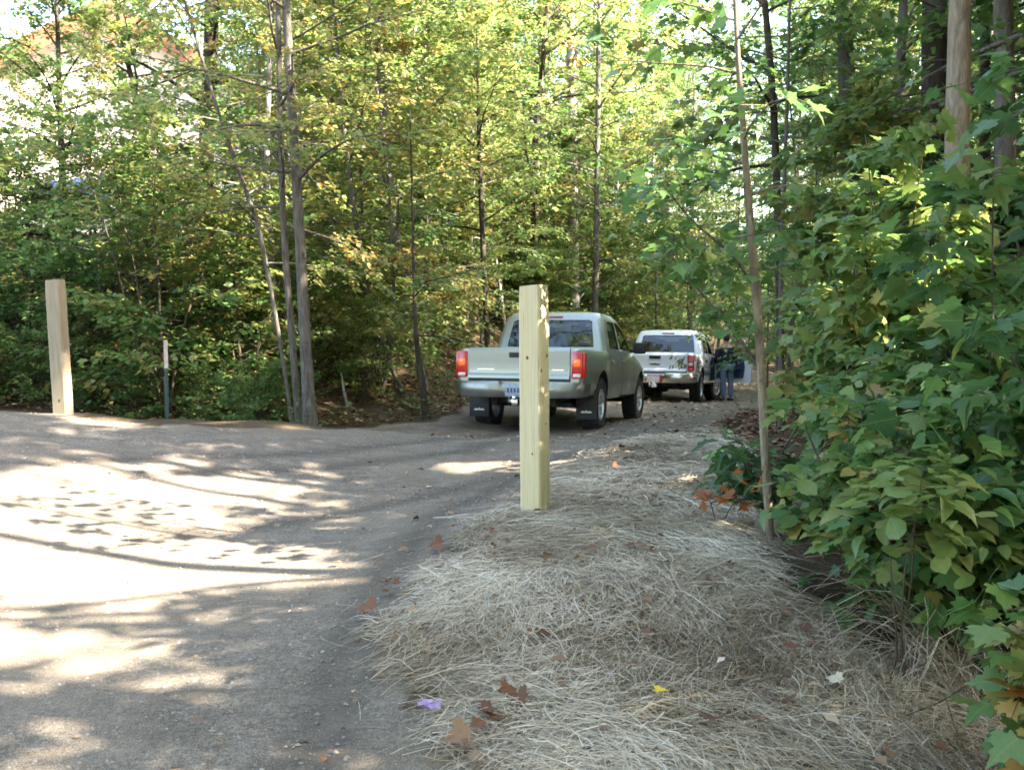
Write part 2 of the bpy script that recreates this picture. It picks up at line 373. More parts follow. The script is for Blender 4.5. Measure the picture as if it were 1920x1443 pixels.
def ground_mat():
    t = NT("ground_soil"); co = t.coord("Object")
    A = lambda n: t.n("ShaderNodeAttribute", {"attribute_name": n}).outputs["Fac"]
    road, strw, upper, track = A("road"), A("straw"), A("upper"), A("track")
    n1 = t.noise(co, .55, 5, .6); n2 = t.noise(co, 5, 6, .65); n3 = t.noise(co, 45, 5, .7); n4 = t.noise(co, 180, 3, .7)
    rc = t.ramp(t.math('ADD', t.math('MULTIPLY', n2, .38), t.math('MULTIPLY', n3, .62)), [(.37, (.075, .058, .041)), (.5, (.165, .134, .102)), (.63, (.285, .243, .193))])
    rc = t.mix(t.ramp(n1, [(.42, 0.0), (.60, .7)]), rc, (.205, .160, .112))
    rc = t.mix(t.ramp(n4, [(.55, 0.0), (.66, .8)]), rc, (.40, .37, .33))
    rc = t.mix(t.ramp(n4, [(.34, .85), (.44, 0.0)]), rc, (.075, .064, .053))
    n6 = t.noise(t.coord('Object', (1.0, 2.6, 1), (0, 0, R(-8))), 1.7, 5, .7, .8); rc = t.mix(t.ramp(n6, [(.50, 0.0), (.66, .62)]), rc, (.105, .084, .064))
    rc = t.mix(t.math('MULTIPLY', track, .8), rc, (.085, .07, .055))
    fc = t.ramp(n3, [(.3, (.035, .024, .015)), (.55, (.095, .062, .036)), (.75, (.18, .12, .075))])
    fc = t.mix(t.ramp(n2, [(.5, 0.0), (.7, .6)]), fc, (.05, .06, .025))
    sc_ = t.ramp(n3, [(.3, (.085, .058, .032)), (.7, (.30, .235, .145))])
    uc = t.ramp(n2, [(.3, (.46, .42, .37)), (.7, (.60, .56, .50))])
    def soft(m, lo=.38, hi=.62): return t.ramp(t.math('ADD', m, t.math('MULTIPLY', t.math('SUBTRACT', n2, .5), .7)), [(lo, 0.0), (hi, 1.0)])
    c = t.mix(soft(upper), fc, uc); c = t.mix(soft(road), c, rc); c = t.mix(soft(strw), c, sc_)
    rip = t.n("ShaderNodeTexWave", {"wave_type": 'BANDS', "bands_direction": 'Y'}, Vector=t.coord("Object", (1, 1, 1), (0, 0, R(9))), Scale=6.5, Distortion=2.2, Detail=2.0, Detail_Scale=1.2).outputs[1]
    ripm = t.math('MULTIPLY', t.math('MULTIPLY', rip, A("ripple")), t.ramp(n1, [(.4, .15), (.6, 1.0)]))
    c = t.mix(t.math('MULTIPLY', ripm, .22), c, (.10, .09, .08))
    h = t.math('ADD', t.math('ADD', t.math('MULTIPLY', n2, .35), t.math('MULTIPLY', n3, .40)), t.math('ADD', t.math('MULTIPLY', n4, .22), t.math('MULTIPLY', ripm, .35)))
    return t.done(t.pbr(c, .92, 0, .2, t.bump(h, .8, .03)))
M['ground'] = ground_mat()

# ------------------------------------------------------------------ ground, road
STRAW_PX = [(1000, 955), (895, 1000), (820, 1090), (765, 1160), (725, 1200), (765, 1300), (815, 1443), (880, 2200), (2400, 2200), (2050, 1600), (2000, 1480), (1840, 1330), (1690, 1250), (1560, 1190), (1480, 1120), (1450, 1050), (1420, 950), (1400, 860), (1340, 805), (1200, 832), (1100, 870), (1040, 905)]
ROAD_PX = [(-6000, 762), (0, 768), (150, 782), (300, 799), (580, 805), (700, 802), (800, 790), (860, 776), (880, 755), (1000, 735), (1150, 722), (1300, 695), (1400, 692), (1460, 700), (1500, 740), (1420, 770), (1330, 800), (1200, 832), (1100, 870), (1040, 905), (1000, 955), (880, 1000), (800, 1090), (740, 1160), (700, 1200), (750, 1300), (800, 1443), (880, 2200), (900, 60000), (-60000, 60000), (-60000, 900)]
def road_mask(x, y, z):
    u, v, d = to_px(np.stack([x, y, z], -1)); m = inpoly(u, v, ROAD_PX) & (d > 1.0)
    return np.where(d > 1.0, m & (y < 48), (x < .2) & (x > -14))
def straw_mask(x, y, z):
    u, v, d = to_px(np.stack([x, y, z], -1)); return inpoly(u, v, STRAW_PX) & (d > 1.0) & (y < 16)
def axis_pts(c, fine, span, n):
    s = np.linspace(-1, 1, n); k = 5.2; g = np.sinh(s * k) / math.sinh(k); return c + s * fine + g * (span - fine)
gx = axis_pts(0, 7.5, 340, 400); gy = axis_pts(7.0, 9.0, 340, 460)
GX, GY = np.meshgrid(gx, gy); GZ = height(GX, GY)
ux = GX + .10 * wob(GX, GY, 6.0, 1) + .05 * wob(GX, GY, 17, 3); uy = GY + .10 * wob(GX, GY, 5.3, 5) + .05 * wob(GX, GY, 15, 4)
rm = road_mask(ux, uy, GZ).astype(float); sm = straw_mask(ux, uy, GZ).astype(float)
um = ((uy > 22.3 + .4 * wob(GX, GY, 1.1, 3)) & (ux < -2.8 + (uy - 24) * .05) & (ux > -26) & (uy < 42)).astype(float)
TRK = [[(60, 905), (400, 885), (700, 868), (880, 845), (1000, 820)], [(0, 870), (350, 858), (640, 845), (860, 822), (980, 800)], [(250, 1010), (560, 980), (800, 930), (960, 890), (1080, 850)], [(600, 1443), (640, 1250), (720, 1080), (830, 960), (960, 895)]]
tm_ = np.zeros_like(GX)
for path in TRK:
    W = np.array([on_ground(u, v)[:2] for u, v in path])
    for a, b in zip(W, W[1:]):
        ab = b - a; t_ = np.clip(((GX - a[0]) * ab[0] + (GY - a[1]) * ab[1]) / (ab @ ab), 0, 1)
        dd = np.hypot(GX - a[0] - t_ * ab[0], GY - a[1] - t_ * ab[1])
        tm_ = np.maximum(tm_, np.clip(1 - np.abs(dd) / .19, 0, 1))
GZ -= .008 * tm_ * rm
rp = np.clip(1 - np.hypot((GX + .75) / 1.3, (GY - 4.6) / 1.7), 0, 1) ** .5 + .06 * rm
smb = sm.copy()
for _ in range(5): smb[1:-1, 1:-1] = (smb[1:-1, 1:-1] * 2 + smb[:-2, 1:-1] + smb[2:, 1:-1] + smb[1:-1, :-2] + smb[1:-1, 2:]) / 6
GZ += smb * (.02 + .03 * wob(GX, GY, 3.1, 7) + .018 * wob(GX, GY, 7.3, 9))
GZ += .05 * (1 - rm) * (1 - sm) * wob(GX, GY, 2.7, 5) * np.clip((np.hypot(GX, GY) - 3) / 5, 0, 1)
ny, nx = GX.shape
idx = np.arange(ny * nx).reshape(ny, nx); Q = np.stack([idx[:-1, :-1], idx[:-1, 1:], idx[1:, 1:], idx[1:, :-1]], -1).reshape(-1, 4)
V = np.stack([GX, GY, GZ], -1).reshape(-1, 3)
fr = rm.ravel()[Q].mean(1) > .5
def part_of_ground(name, sel):
    q = Q[sel]; used, inv = np.unique(q, return_inverse=True)
    b = MB(); b.block(V[used], inv.reshape(-1, 4), np.full(len(q), 4)); o = b.build(name, M['ground'], None, True, False); tag(o, kind='structure')
    for nm, arr in (("road", rm), ("straw", sm), ("upper", um), ("track", tm_ * rm), ("ripple", rp * rm)):
        a = o.data.attributes.new(nm, 'FLOAT', 'POINT'); a.data.foreach_set("value", arr.ravel()[used].astype(np.float32))
    return o
ground = part_of_ground("ground", ~fr); road = part_of_ground("dirt_road", fr)

# ------------------------------------------------------------------ leaf templates (x across, y along, z up)
T_FAR = (np.array([(0, 0, 0), (.36, .42, .08), (0, 1, -.08), (-.36, .42, .08)]), [(0, 1, 2), (0, 2, 3)], np.array([(0, 0), (.36, .42), (0, 1), (-.36, .42)]))
def oval():
    hw = [.0, .25, .34, .27, .0]; ys = [0, .22, .48, .76, 1.0]
    v = [(0, 0, 0)]; 
    for k in (1, 2, 3): v += [(hw[k], ys[k], .07 * hw[k] / .34 - .10 * ys[k] ** 2), (0, ys[k], -.10 * ys[k] ** 2), (-hw[k], ys[k], .07 * hw[k] / .34 - .10 * ys[k] ** 2)]
    v.append((0, 1, -.14))
    f = [(0, 1, 2), (0, 2, 3), (1, 4, 5, 2), (2, 5, 6, 3), (4, 7, 8, 5), (5, 8, 9, 6), (7, 10, 8), (8, 10, 9)]
    v = np.array(v); return v, f, v[:, :2].copy()
T_OVAL = oval()
def maple():
    half = [(0, 0), (.10, -.04), (.30, -.10), (.24, .06), (.52, .10), (.62, .26), (.50, .28), (.58, .46), (.40, .44), (.24, .48), (.26, .66), (.14, .70), (.0, 1.0)]
    z = lambda x, y: .10 * abs(x) - .22 * x * x - .12 * y * y
    v = [(x, y, z(x, y)) for x, y in half] + [(-x, y, z(x, y)) for x, y in half[1:-1]] + [(0, .45, -.02)]
    n = len(half); m = len(v) - 1
    rgt = list(range(n)); lft = [0] + list(range(n, n + n - 2)) + [n - 1]
    f = [tuple(rgt + [m]), tuple([m] + lft[::-1])]
    v = np.array(v); return v, f, v[:, :2].copy()
T_MAPLE = maple()
def lobed():
    half = [(0, 0), (.07, .10), (.22, .20), (.12, .32), (.30, .46), (.16, .55), (.27, .70), (.12, .78), (.10, .92), (0, 1.0)]
    v = [(x, y, .12 * x - .15 * y * y) for x, y in half] + [(-x, y, .12 * x - .15 * y * y) for x, y in half[1:-1]] + [(0, .5, -.04)]
    n = len(half); m = len(v) - 1; lft = [0] + list(range(n, n + n - 2)) + [n - 1]
    v = np.array(v); return v, [tuple(list(range(n)) + [m]), tuple([m] + lft[::-1])], v[:, :2].copy()
T_OAK = lobed()

def unit(v): return v / (np.linalg.norm(v, axis=-1, keepdims=True) + 1e-9)
def interp_path(P, rad, t):
    s = np.concatenate([[0], np.cumsum(np.linalg.norm(np.diff(P, axis=0), axis=1))]); s /= s[-1]
    return np.array([np.interp(t, s, P[:, k]) for k in range(3)]), float(np.interp(t, s, rad))
def smooth_path(P, n):
    P = np.asarray(P, float); s = np.concatenate([[0], np.cumsum(np.linalg.norm(np.diff(P, axis=0), axis=1))]); s /= s[-1]
    tt = np.linspace(0, 1, n); Q = np.stack([np.interp(tt, s, P[:, k]) for k in range(3)], 1)
    for _ in range(2): Q[1:-1] = (Q[:-2] + 2 * Q[1:-1] + Q[2:]) / 4
    return Q
class Foliage:
    def __init__(s): s.P = []; s.D = []; s.N = []; s.S = []; s.T = []
    def add(s, P, D, N, S, T): s.P.append(P); s.D.append(D); s.N.append(N); s.S.append(S); s.T.append(T)
    def arrays(s): return [np.concatenate(a) for a in (s.P, s.D, s.N, s.S, s.T)]
def grow(g, wood, fol, path, rad, cb=.3, nl=18, ll=2.5, el=(10, 55), nt=6, lpt=14, ls=.09, tone=.4, tvar=.10, sides=5, az_bias=None, twig_r=.006, ntilt=.45, top=1.0, hang=.25, limb_ok=None):
    """limbs, twigs and leaves along a stem"""
    for i in range(nl):
        tt = (i + g.random()) / nl; t = cb + (top - cb) * tt; p0, r0 = interp_path(path, rad, min(t, .985))
        az = i * 2.39996 + g.normal(0, .4)
        if az_bias is not None: az = az_bias[0] + g.normal(0, az_bias[1])
        L = ll * (.30 + .70 * math.sin(math.pi * min(1, .22 + .78 * tt)) ** .8) * g.uniform(.65, 1.2)
        e = R(el[0] + (el[1] - el[0]) * tt + g.normal(0, 9)); h = np.array((math.cos(az), math.sin(az), 0))
        n = 6; pts = [p0]; d = h * math.cos(e) + np.array((0, 0, math.sin(e)))
        for k in range(n - 1):
            d = unit(d + g.normal(0, .10, 3) - np.array((0, 0, .05))); pts.append(pts[-1] + d * L / (n - 1))
        pts = np.array(pts)
        if limb_ok is not None and not limb_ok(pts): continue
        rr = np.linspace(max(min(r0 * .5, .012 + .010 * L), .004), twig_r * .7, n)
        wood.tube(pts, rr, sides, cap=False)
        ct = g.normal(0, tvar * .6)
        for j in range(nt):
            s = .22 + .78 * (j + g.random()) / nt; p1, _ = interp_path(pts, rr, s); k = min(int(s * (n - 1)), n - 2); d = unit(pts[k + 1] - pts[k])
            sg = 1 if j % 2 else -1; a = sg * R(g.uniform(30, 75)); c_, s_ = math.cos(a), math.sin(a)
            td = np.array((d[0] * c_ - d[1] * s_, d[0] * s_ + d[1] * c_, d[2] * .5 + g.normal(0, .18))); td = unit(td)
            tl = L * g.uniform(.22, .42) * (1.15 - .5 * s) + .08
            m = np.array([p1, p1 + td * tl * .5 + g.normal(0, .03, 3) * tl, p1 + td * tl - np.array((0, 0, .12 * tl))])
            wood.tube(m, (twig_r, twig_r * .8, twig_r * .4), 3, cap=False)
            q = g.uniform(.1, 1.05, lpt)[:, None]
            P = np.where(q < .5, m[0] + (m[1] - m[0]) * q * 2, m[1] + (m[2] - m[1]) * (q - .5) * 2)
            side = np.where(g.random(lpt) < .5, -1, 1)[:, None]; sv = np.cross(td, (0, 0, 1.0)); sv = unit(sv)
            D = unit(td * g.uniform(.1, 1, (lpt, 1)) + sv * side * g.uniform(.3, 1, (lpt, 1)) + np.array((0, 0, -1.0)) * g.uniform(-.1, 2 * hang, (lpt, 1)))
            S = ls * (.45 + .95 * g.random(lpt) ** .8)
            P = P + D * S[:, None] * .35 + g.normal(0, 1, (lpt, 3)) * np.array((.5, .5, .35)) * ls
            N = unit(np.array((0, 0, 1.0)) + g.normal(0, ntilt, (lpt, 3)))
            fol.add(P, D, N, S, np.full(lpt, tone + ct) + g.normal(0, tvar, lpt))
def plant(name, label, cat, base, stems, spec, tm, mat_leaf, mat_wood, seed, group=None, sides=8, keep=None, lit=None, leafpart="crown", woodpart="trunk", finish=None):
    """stems: list of (path world pts, radii). Geometry is stored relative to base."""
    g = np.random.default_rng(seed); wood = MB(); fol = Foliage(); base = np.asarray(base, float)
    for P, rad in stems:
        P = np.asarray(P, float) - base; wood.tube(P, rad, sides)
        grow(g, wood, fol, P, rad, limb_ok=None if lit is None else (lambda p: (lit(p + base) > .15).mean() < .3), **spec)
    root = thing(name, label, cat, base, 0, group)
    P, D, N, S, T = fol.arrays()
    if keep is not None:
        k = keep(P + base, g); P, D, N, S, T = P[k], D[k], N[k], S[k], T[k]
    lv = MB(); T = np.clip(T, 0, 1)
    if len(tm[0]) > 5:
        var = g.integers(0, 4, len(P))
        for q, (zs, dr, sk) in enumerate(((.5, .0, .0), (1.4, .10, .10), (2.4, .22, -.08), (-1.2, .30, .05))):
            k = var == q; tv = tm[0].copy(); tv[:, 2] = tv[:, 2] * zs - dr * tv[:, 1] ** 2 + .06 * np.sin(9 * tv[:, 1] + q) * np.abs(tv[:, 0]); tv[:, 0] += sk * tv[:, 1] ** 2; tv[:, 0] *= (1, .88, .78, 1.08)[q]
            if k.any(): lv.leaves(P[k], D[k], N[k], S[k], (tv, tm[1], tm[2]), T[k])
    else: lv.leaves(P, D, N, S, tm, T)
    wood.build(woodpart, mat_wood, root, True); lv.build(leafpart, mat_leaf, root, False)
    return root

# ------------------------------------------------------------------ pickups
def pickup(name, label, rear, yaw, pitch, scale, P, kind):
    root = thing(name, label, "pickup truck", rear, -yaw); root.rotation_euler = (pitch, 0, -yaw); root.scale = (scale,) * 3
    def ring(y, wb, wm, wt, zb, zt, crown=.0):
        h = [(wb * .86, zb), (wb, zb + .05), (wm - .005, zb + .22), (wm, (zb + zt) / 2 + .02), (wm - .008, zt - .17), (wt, zt - .05), (wt - .025, zt - .012), (wt - .07, zt)]
        r = [(x, y, z) for x, z in h] + [(0, y, zt + crown)] + [(-x, y, z) for x, z in h[::-1]] + [(0, y, zb)]
        return r
    bm = bmesh.new()
    S = [(.06, .83, .87, .83, .62, 1.165, 0), (.10, .87, .915, .88, .58, 1.175, 0), (.26, .89, .93, .90, .52, 1.18, 0), (.85, .91, .94, .90, .48, 1.18, 0), (1.22, .91, .955, .90, .47, 1.18, 0), (1.62, .91, .94, .90, .46, 1.18, 0),
         (1.74, .91, .93, .90, .45, 1.17, 0), (2.6, .91, .935, .905, .45, 1.17, 0), (3.5, .91, .935, .90, .45, 1.165, .01), (3.95, .91, .94, .90, .45, 1.16, .03), (4.25, .91, .95, .89, .47, 1.15, .04), (4.5, .91, .955, .87, .48, 1.135, .045),
         (4.85, .88, .92, .82, .50, 1.10, .04), (5.1, .80, .85, .72, .52, 1.05, .03), (5.24, .68, .72, .58, .55, .97, .02)]
    loft(bm, [ring(*s) for s in S]); body = bm_obj("body", bm, P['paint'], root)
    cs = []
    bm = bmesh.new(); box(bm, (0, .75, 1.15), (1.46, 1.80, .86)); cs.append((bm, M['under']))
    for ya in (1.22, 4.47):
        for s in (-1, 1):
            bm = bmesh.new(); rr = lathe(bm, [(.475, s * .56), (.475, s * 1.2)], (0, ya, .42), 30); bm.faces.new(rr[0]); bm.faces.new(rr[1]); cs.append((bm, M['black']))
    cut(body, cs)
    # dark seams round the doors, door handles, flares
    def xs(z): return float(np.interp(z, (.50, .67, .83, 1.0, 1.12), (.91, .930, .935, .927, .905)))
    for y in (1.86, 2.74, 3.78):
        for s in (-1, 1):
            bm = bmesh.new(); zz = [.5, .67, .83, 1.0, 1.12]
            for a, b in zip(zz, zz[1:]):
                vs = [bm.verts.new((s * (xs(z) + .004), y + o, z)) for z, o in ((a, -.011), (a, .011), (b, .011), (b, -.011))]; bm.faces.new(vs)
            bm_obj("door_seam", bm, M['black'], root)
    for s in (-1, 1):
        for y in (2.0, 2.90):
            bm = bmesh.new(); box(bm, (s * .94, y, 1.03), (.03, .17, .035), .01); bm_obj("door_handle", bm, P['handle'], root)
    # greenhouse
    zs = [1.13, 1.2, 1.5, 1.68, 1.765, 1.80]; W = [.895, .88, .81, .76, .70, .50]; YR = [1.70, 1.70, 1.80, 1.88, 1.97, 2.2]; YF = [4.10, 3.95, 3.44, 3.14, 2.97, 2.62]
    def rrect(w, y0, y1, z, r=.10, n=5):
        pts = []
        for cx, cy, a0 in ((w - r, y1 - r, 0), (-w + r, y1 - r, 90), (-w + r, y0 + r, 180), (w - r, y0 + r, 270)):
            for k in range(n): a = R(a0 + 90 * k / (n - 1)); pts.append((cx + r * math.cos(a), cy + r * math.sin(a), z))
        return pts
    bm = bmesh.new(); loft(bm, [rrect(w, a, b, z) for z, w, a, b in zip(zs, W, YR, YF)]); cab = bm_obj("cab", bm, P['paint'], root)
    yr = lambda z: float(np.interp(z, zs, YR)); yf = lambda z: float(np.interp(z, zs, YF)); xw = lambda z: float(np.interp(z, zs, W))
    rear_poly = [(-.68, 1.235), (.68, 1.235), (.67, 1.33), (.62, 1.63), (.57, 1.655), (-.57, 1.655), (-.62, 1.63), (-.67, 1.33)]
    front_poly = [(-.74, 1.23), (.74, 1.23), (.60, 1.66), (-.60, 1.66)]
    sr = [(1.99, 1.225), (2.70, 1.225), (2.70, 1.655), (2.26, 1.65), (2.12, 1.60)]; sf = [(2.80, 1.225), (3.74, 1.225), (3.30, 1.52), (3.12, 1.62), (2.98, 1.655), (2.80, 1.655)]
    inner = bmesh.new(); loft(inner, [rrect(w - .045, a + .05, b - .05, z, .1) for z, w, a, b in zip([1.0] + zs[1:4] + [1.75], W[:5], YR[:5], YF[:5])])
    cs = [(inner, M['seat'])]
    bm = bmesh.new(); prism(bm, rear_poly, 'Y', 1.5, 2.05); cs.append((bm, M['black']))
    bm = bmesh.new(); prism(bm, front_poly, 'Y', 2.95, 4.3); cs.append((bm, M['black']))
    for pl in (sr, sf):
        for s in (-1, 1):
            bm = bmesh.new(); prism(bm, pl, 'X', s * .5, s * 1.2); cs.append((bm, M['black']))
    cut(cab, cs)
    def pane(nm, poly, fn):
        """rows of the polygon between its lowest and highest point, laid on the cab's skin"""
        z0 = min(p[1] for p in poly); z1 = max(p[1] for p in poly); bm = bmesh.new(); rows = []
        for k in range(9):
            z = z0 + (z1 - z0) * (k / 8 * .998 + .001); xs_ = []
            for (a, b), (c, d) in zip(poly, poly[1:] + poly[:1]):
                if (b - z) * (d - z) < 0: xs_.append(a + (c - a) * (z - b) / (d - b))
            lo, hi = min(xs_), max(xs_); rows.append([bm.verts.new(fn(lo + (hi - lo) * q / 6, z)) for q in range(7)])
        for r0, r1 in zip(rows, rows[1:]):
            for q in range(6): bm.faces.new((r0[q], r0[q + 1], r1[q + 1], r1[q]))
        return bm_obj(nm, bm, M['glass'], root, 60)
    pane("rear_window", rear_poly, lambda x, z: (x, yr(z) + .012, z)); pane("windshield", front_poly, lambda x, z: (x, yf(z) - .012, z))
    for pl in (sr, sf):
        for s in (-1, 1): 
            if kind == 'white' and s == 1 and pl is sf: continue
            pane("side_window", pl, lambda y, z, s=s: (s * (xw(z) - .012), y, z))
    # cabin floor, seats
    for x, y in ((-.38, 3.0), (.38, 3.0), (-.36, 2.15), (.36, 2.15)):
        bm = bmesh.new(); box(bm, (x, y, 1.15), (.48, .16, .62), .06, Matrix.Rotation(R(-8), 3, 'X')); box(bm, (x, y - .05, 1.50), (.26, .09, .17), .035); bm_obj("seat", bm, M['seat'], root)
    bm = bmesh.new(); box(bm, (0, 3.72, 1.15), (1.5, .35, .2), .05); bm_obj("dashboard", bm, M['seat'], root)
    # third brake light, mirrors
    bm = bmesh.new(); box(bm, (0, 1.905, 1.70), (.30, .05, .035), .008); bm_obj("brake_light", bm, M['dull_red'], root)
    for s in (-1, 1):
        bm = bmesh.new(); box(bm, (s * 1.05, 3.62, 1.27), (.22, .10, .19), .04); box(bm, (s * .93, 3.66, 1.22), (.10, .05, .06), .015); bm_obj("mirror", bm, M['black'], root)
    # tailgate
    bm = bmesh.new()
    pr = [(.055, 1.17), (.04, 1.14), (.045, 1.0), (.052, .86), (.05, .835), (.022, .80), (.018, .765), (.045, .742), (.11, .742), (.11, 1.182), (.075, 1.185)]
    prism(bm, pr, 'X', -.722, .722)
    tg = bm_obj("tailgate", bm, P['paint'], root, 25)
    bm = bmesh.new(); box(bm, (0, .036, 1.085), (.27, .025, .07), .008); box(bm, (0, .020, 1.105), (.20, .03, .025), .006); bm_obj("handle", bm, M['black'], tg)
    bm = bmesh.new()
    if kind == 'sage':
        def scribble(x0, n, step, h):
            up = [(x0 + k * step * .5, .885 + h * (.5 if k % 2 else .12)) for k in range(2 * n + 1)]; dn = [(x, .885 - h * (.5 if q % 2 == 0 else .15)) for q, (x, _) in enumerate(up)][::-1]
            b_ = bmesh.new(); prism(b_, up + dn, 'Y', .043, .052); bm_obj("lettering", b_, M['chrome'], tg, 20)
        scribble(-.60, 6, .042, .024); scribble(.47, 4, .042, .028); bm.free()
    else:
        prism(bm, [(-.13, .945), (-.07, .935), (-.03, .948), (.03, .948), (.07, .935), (.13, .945), (.10, .915), (.06, .91), (.03, .922), (0, .908), (-.03, .922), (-.06, .91), (-.10, .915)], 'Y', .034, .05)
        bm_obj("emblem", bm, M['dark_mark'], tg)
    # tail lights
    for s in (-1, 1):
        bm = bmesh.new(); cx = s * .822; w = .155
        box(bm, (cx, .085, .955), (w, .10, .37), .025); 
        if kind == 'sage': box(bm, (s * .895, .13, .955), (.06, .12, .34), .02)
        tl = bm_obj("tail_light", bm, M['red_lens'] if kind == 'sage' else M['dull_red'], root)
        bm = bmesh.new(); box(bm, (cx, .036, .985 if kind == 'sage' else .93), (w * .62, .016, .10 if kind == 'sage' else .07), .02)
        bm_obj("turn_lens", bm, M['amber_lens'] if kind == 'sage' else M['clear_lens'], tl)
        bm = bmesh.new(); box(bm, (cx, .036, .812), (w * .7, .016, .05), .012); bm_obj("reverse_lens", bm, M['clear_lens'] if kind == 'sage' else M['red_lens'], tl)
    # bumper
    bm = bmesh.new()
    rings = []
    for x, y0, z0, z1 in ((-.93, .22, .56, .70), (-.90, .08, .53, .715), (-.80, -.02, .51, .72), (-.5, -.05, .50, .725), (-.26, -.055, .50, .725), (-.22, -.03, .50, .69), (.22, -.03, .50, .69), (.26, -.055, .50, .725), (.5, -.05, .50, .725), (.80, -.02, .51, .72), (.90, .08, .53, .715), (.93, .22, .56, .70)):
        rings.append([(x, y0 + .03, z0), (x, y0, z0 + .04), (x, y0, z1 - .05), (x, y0 + .025, z1), (x, y0 + .22, z1), (x, y0 + .22, z0)])
    loft(bm, rings); bp = bm_obj("bumper", bm, P['bumper'], root, 40)
    bm = bmesh.new(); box(bm, (0, -.034, .60), (.33, .012, .165), .004); pl = bm_obj("number_plate", bm, P['plate'], root)
    bm = bmesh.new()
    if kind == 'sage':
        for k in range(6): box(bm, (-.12 + k * .048, -.0415, .60), (.028, .003, .06))
        bm_obj("plate_marks", bm, M['dark_mark'], pl)
    else:
        box(bm, (.155, -.0415, .60), (.06, .004, .17)); box(bm, (0, -.0415, .672), (.32, .004, .02)); bm_obj("plate_marks", bm, M['plate_red'], pl)
    # hitch
    bm = bmesh.new(); box(bm, (0, .02, .44), (.09, .30, .09), .012); rr = lathe(bm, [(.03, -.02), (.055, 0), (.03, .02), (.02, 0), (.03, -.02)], (-.09, -.08, .46), 14); box(bm, (0, -.14, .50), (.05, .05, .06), .02); bm_obj("hitch", bm, M['chrome'] if kind == 'sage' else M['white'], root)
    # chassis, axle, exhaust
    bm = bmesh.new(); box(bm, (0, 2.7, .50), (1.0, 4.7, .16), .02)
    for x in (-.42, .42): box(bm, (x, 2.6, .44), (.09, 4.6, .13), .01)
    for y in (1.22, 4.47): lathe(bm, [(.05, -.75), (.05, .75)], (0, y, .39), 12); box(bm, (0, y, .39), (.26, .26, .24), .08)
    lathe(bm, [(.035, -.75), (.035, -.55)], (1.2, .5, .40), 12)
    bm_obj("chassis", bm, M['under'], root)
    # wheels
    for ya in (1.22, 4.47):
        for s in (-1, 1):
            bm = bmesh.new()
            lathe(bm, [(.225, -.115), (.30, -.135), (.36, -.125), (.388, -.095), (.392, -.03), (.384, -.02), (.384, -.005), (.392, .005), (.392, .06), (.388, .095), (.36, .125), (.30, .135), (.225, .115)], (0, 0, 0), 36)
            for k in range(36):
                a = 2 * math.pi * k / 36; m = Matrix.Rotation(a, 3, 'X')
                for xx in (-.085, .085): box(bm, m @ Vector((xx, 0, .388)), (.055, .036, .022), 0, m)
            tw = bm_obj("wheel", bm, M['rubber'], root); tw.location = (s * .80, ya, .392)
            if ya > 4 : tw.rotation_euler = (0, 0, R(P['steer']))
            bm = bmesh.new(); q = s
            lathe(bm, [(.238, -.10 * q), (.232, .118 * q), (.205, .112 * q), (.195, .06 * q), (.195, -.09 * q)], (0, 0, 0), 32)
            lathe(bm, [(.001, .09 * q), (.055, .088 * q), (.06, .06 * q)], (0, 0, 0), 20)
            for k in range(6):
                a = 2 * math.pi * k / 6; m = Matrix.Rotation(a, 3, 'X')
                box(bm, m @ Vector((q * .078, 0, .125)), (.045, .062, .19), .012, m)
            lathe(bm, [(.19, .02 * q), (.001, .02 * q)], (0, 0, 0), 20)
            bm_obj("rim", bm, P['rim'], tw)
    # mud flaps
    if kind == 'sage':
        for s in (-1, 1):
            bm = bmesh.new(); box(bm, (s * .80, .76, .40), (.30, .02, .42), .006); mf = bm_obj("mud_flap", bm, M['black'], root)
            bm = bmesh.new()
            prism(bm, [(s * .80 + a_, .30 + b_) for a_, b_ in ((-.085, -.012), (-.05, -.02), (0, -.014), (.05, -.02), (.085, -.012), (.06, .012), (.02, .006), (0, .024), (-.02, .006), (-.06, .012))], 'Y', .7445, .752)
            bm_obj("flap_lettering", bm, M['white'], mf)
    else:
        # leafy hunting decal over tailgate corner and bedside
        g = random.Random(4); bo = bmesh.new()
        for k in range(46):
            x = g.gauss(.60, .13); z = g.gauss(.93, .12)
            if not (.25 < x < .715 and .80 < z < 1.13): continue
            b = bo; a = g.uniform(0, 6.28); w = g.uniform(.03, .07); h = g.uniform(.012, .026); ps = []
            yb = .034 - .0006 * k / 4 
            for q in range(7):
                t_ = q / 7 * 6.283; px_, pz_ = w * math.cos(t_) * g.uniform(.7, 1.2), h * math.sin(t_) * g.uniform(.7, 1.3)
                ps.append(b.verts.new((x + px_ * math.cos(a) - pz_ * math.sin(a), yb, z + px_ * math.sin(a) + pz_ * math.cos(a))))
            b.faces.new(ps).material_index = 0 if k % 3 else 1
        bm_obj("decal_leaves", bo, [M['olive'], M['cream']], tg)
        bo = bmesh.new()
        for k in range(26):
            y = g.uniform(.2, .72); z = g.gauss(.97, .08); a = g.uniform(0, 6.28); w = g.uniform(.04, .09); h = g.uniform(.02, .035)
            if z > 1.1: continue
            bo.faces.new([bo.verts.new((float(np.interp(y, (.1, .26, .85), (.915, .93, .94))) + .006 + k * .0003, y + w * math.cos(q) * math.cos(a) - h * math.sin(q) * math.sin(a), z + w * math.cos(q) * math.sin(a) + h * math.sin(q) * math.cos(a))) for q in np.arange(7) * .8976])
        bm_obj("side_decal", bo, M['olive'], root)
        # open front passenger door, hinged at its front edge
        dr = bmesh.new(); poly = [(-1.0, .50), (-.02, .50), (.0, .9), (-.04, 1.17), (-.98, 1.17), (-1.02, .9)]
        prism(dr, poly, 'X', -.035, .035)
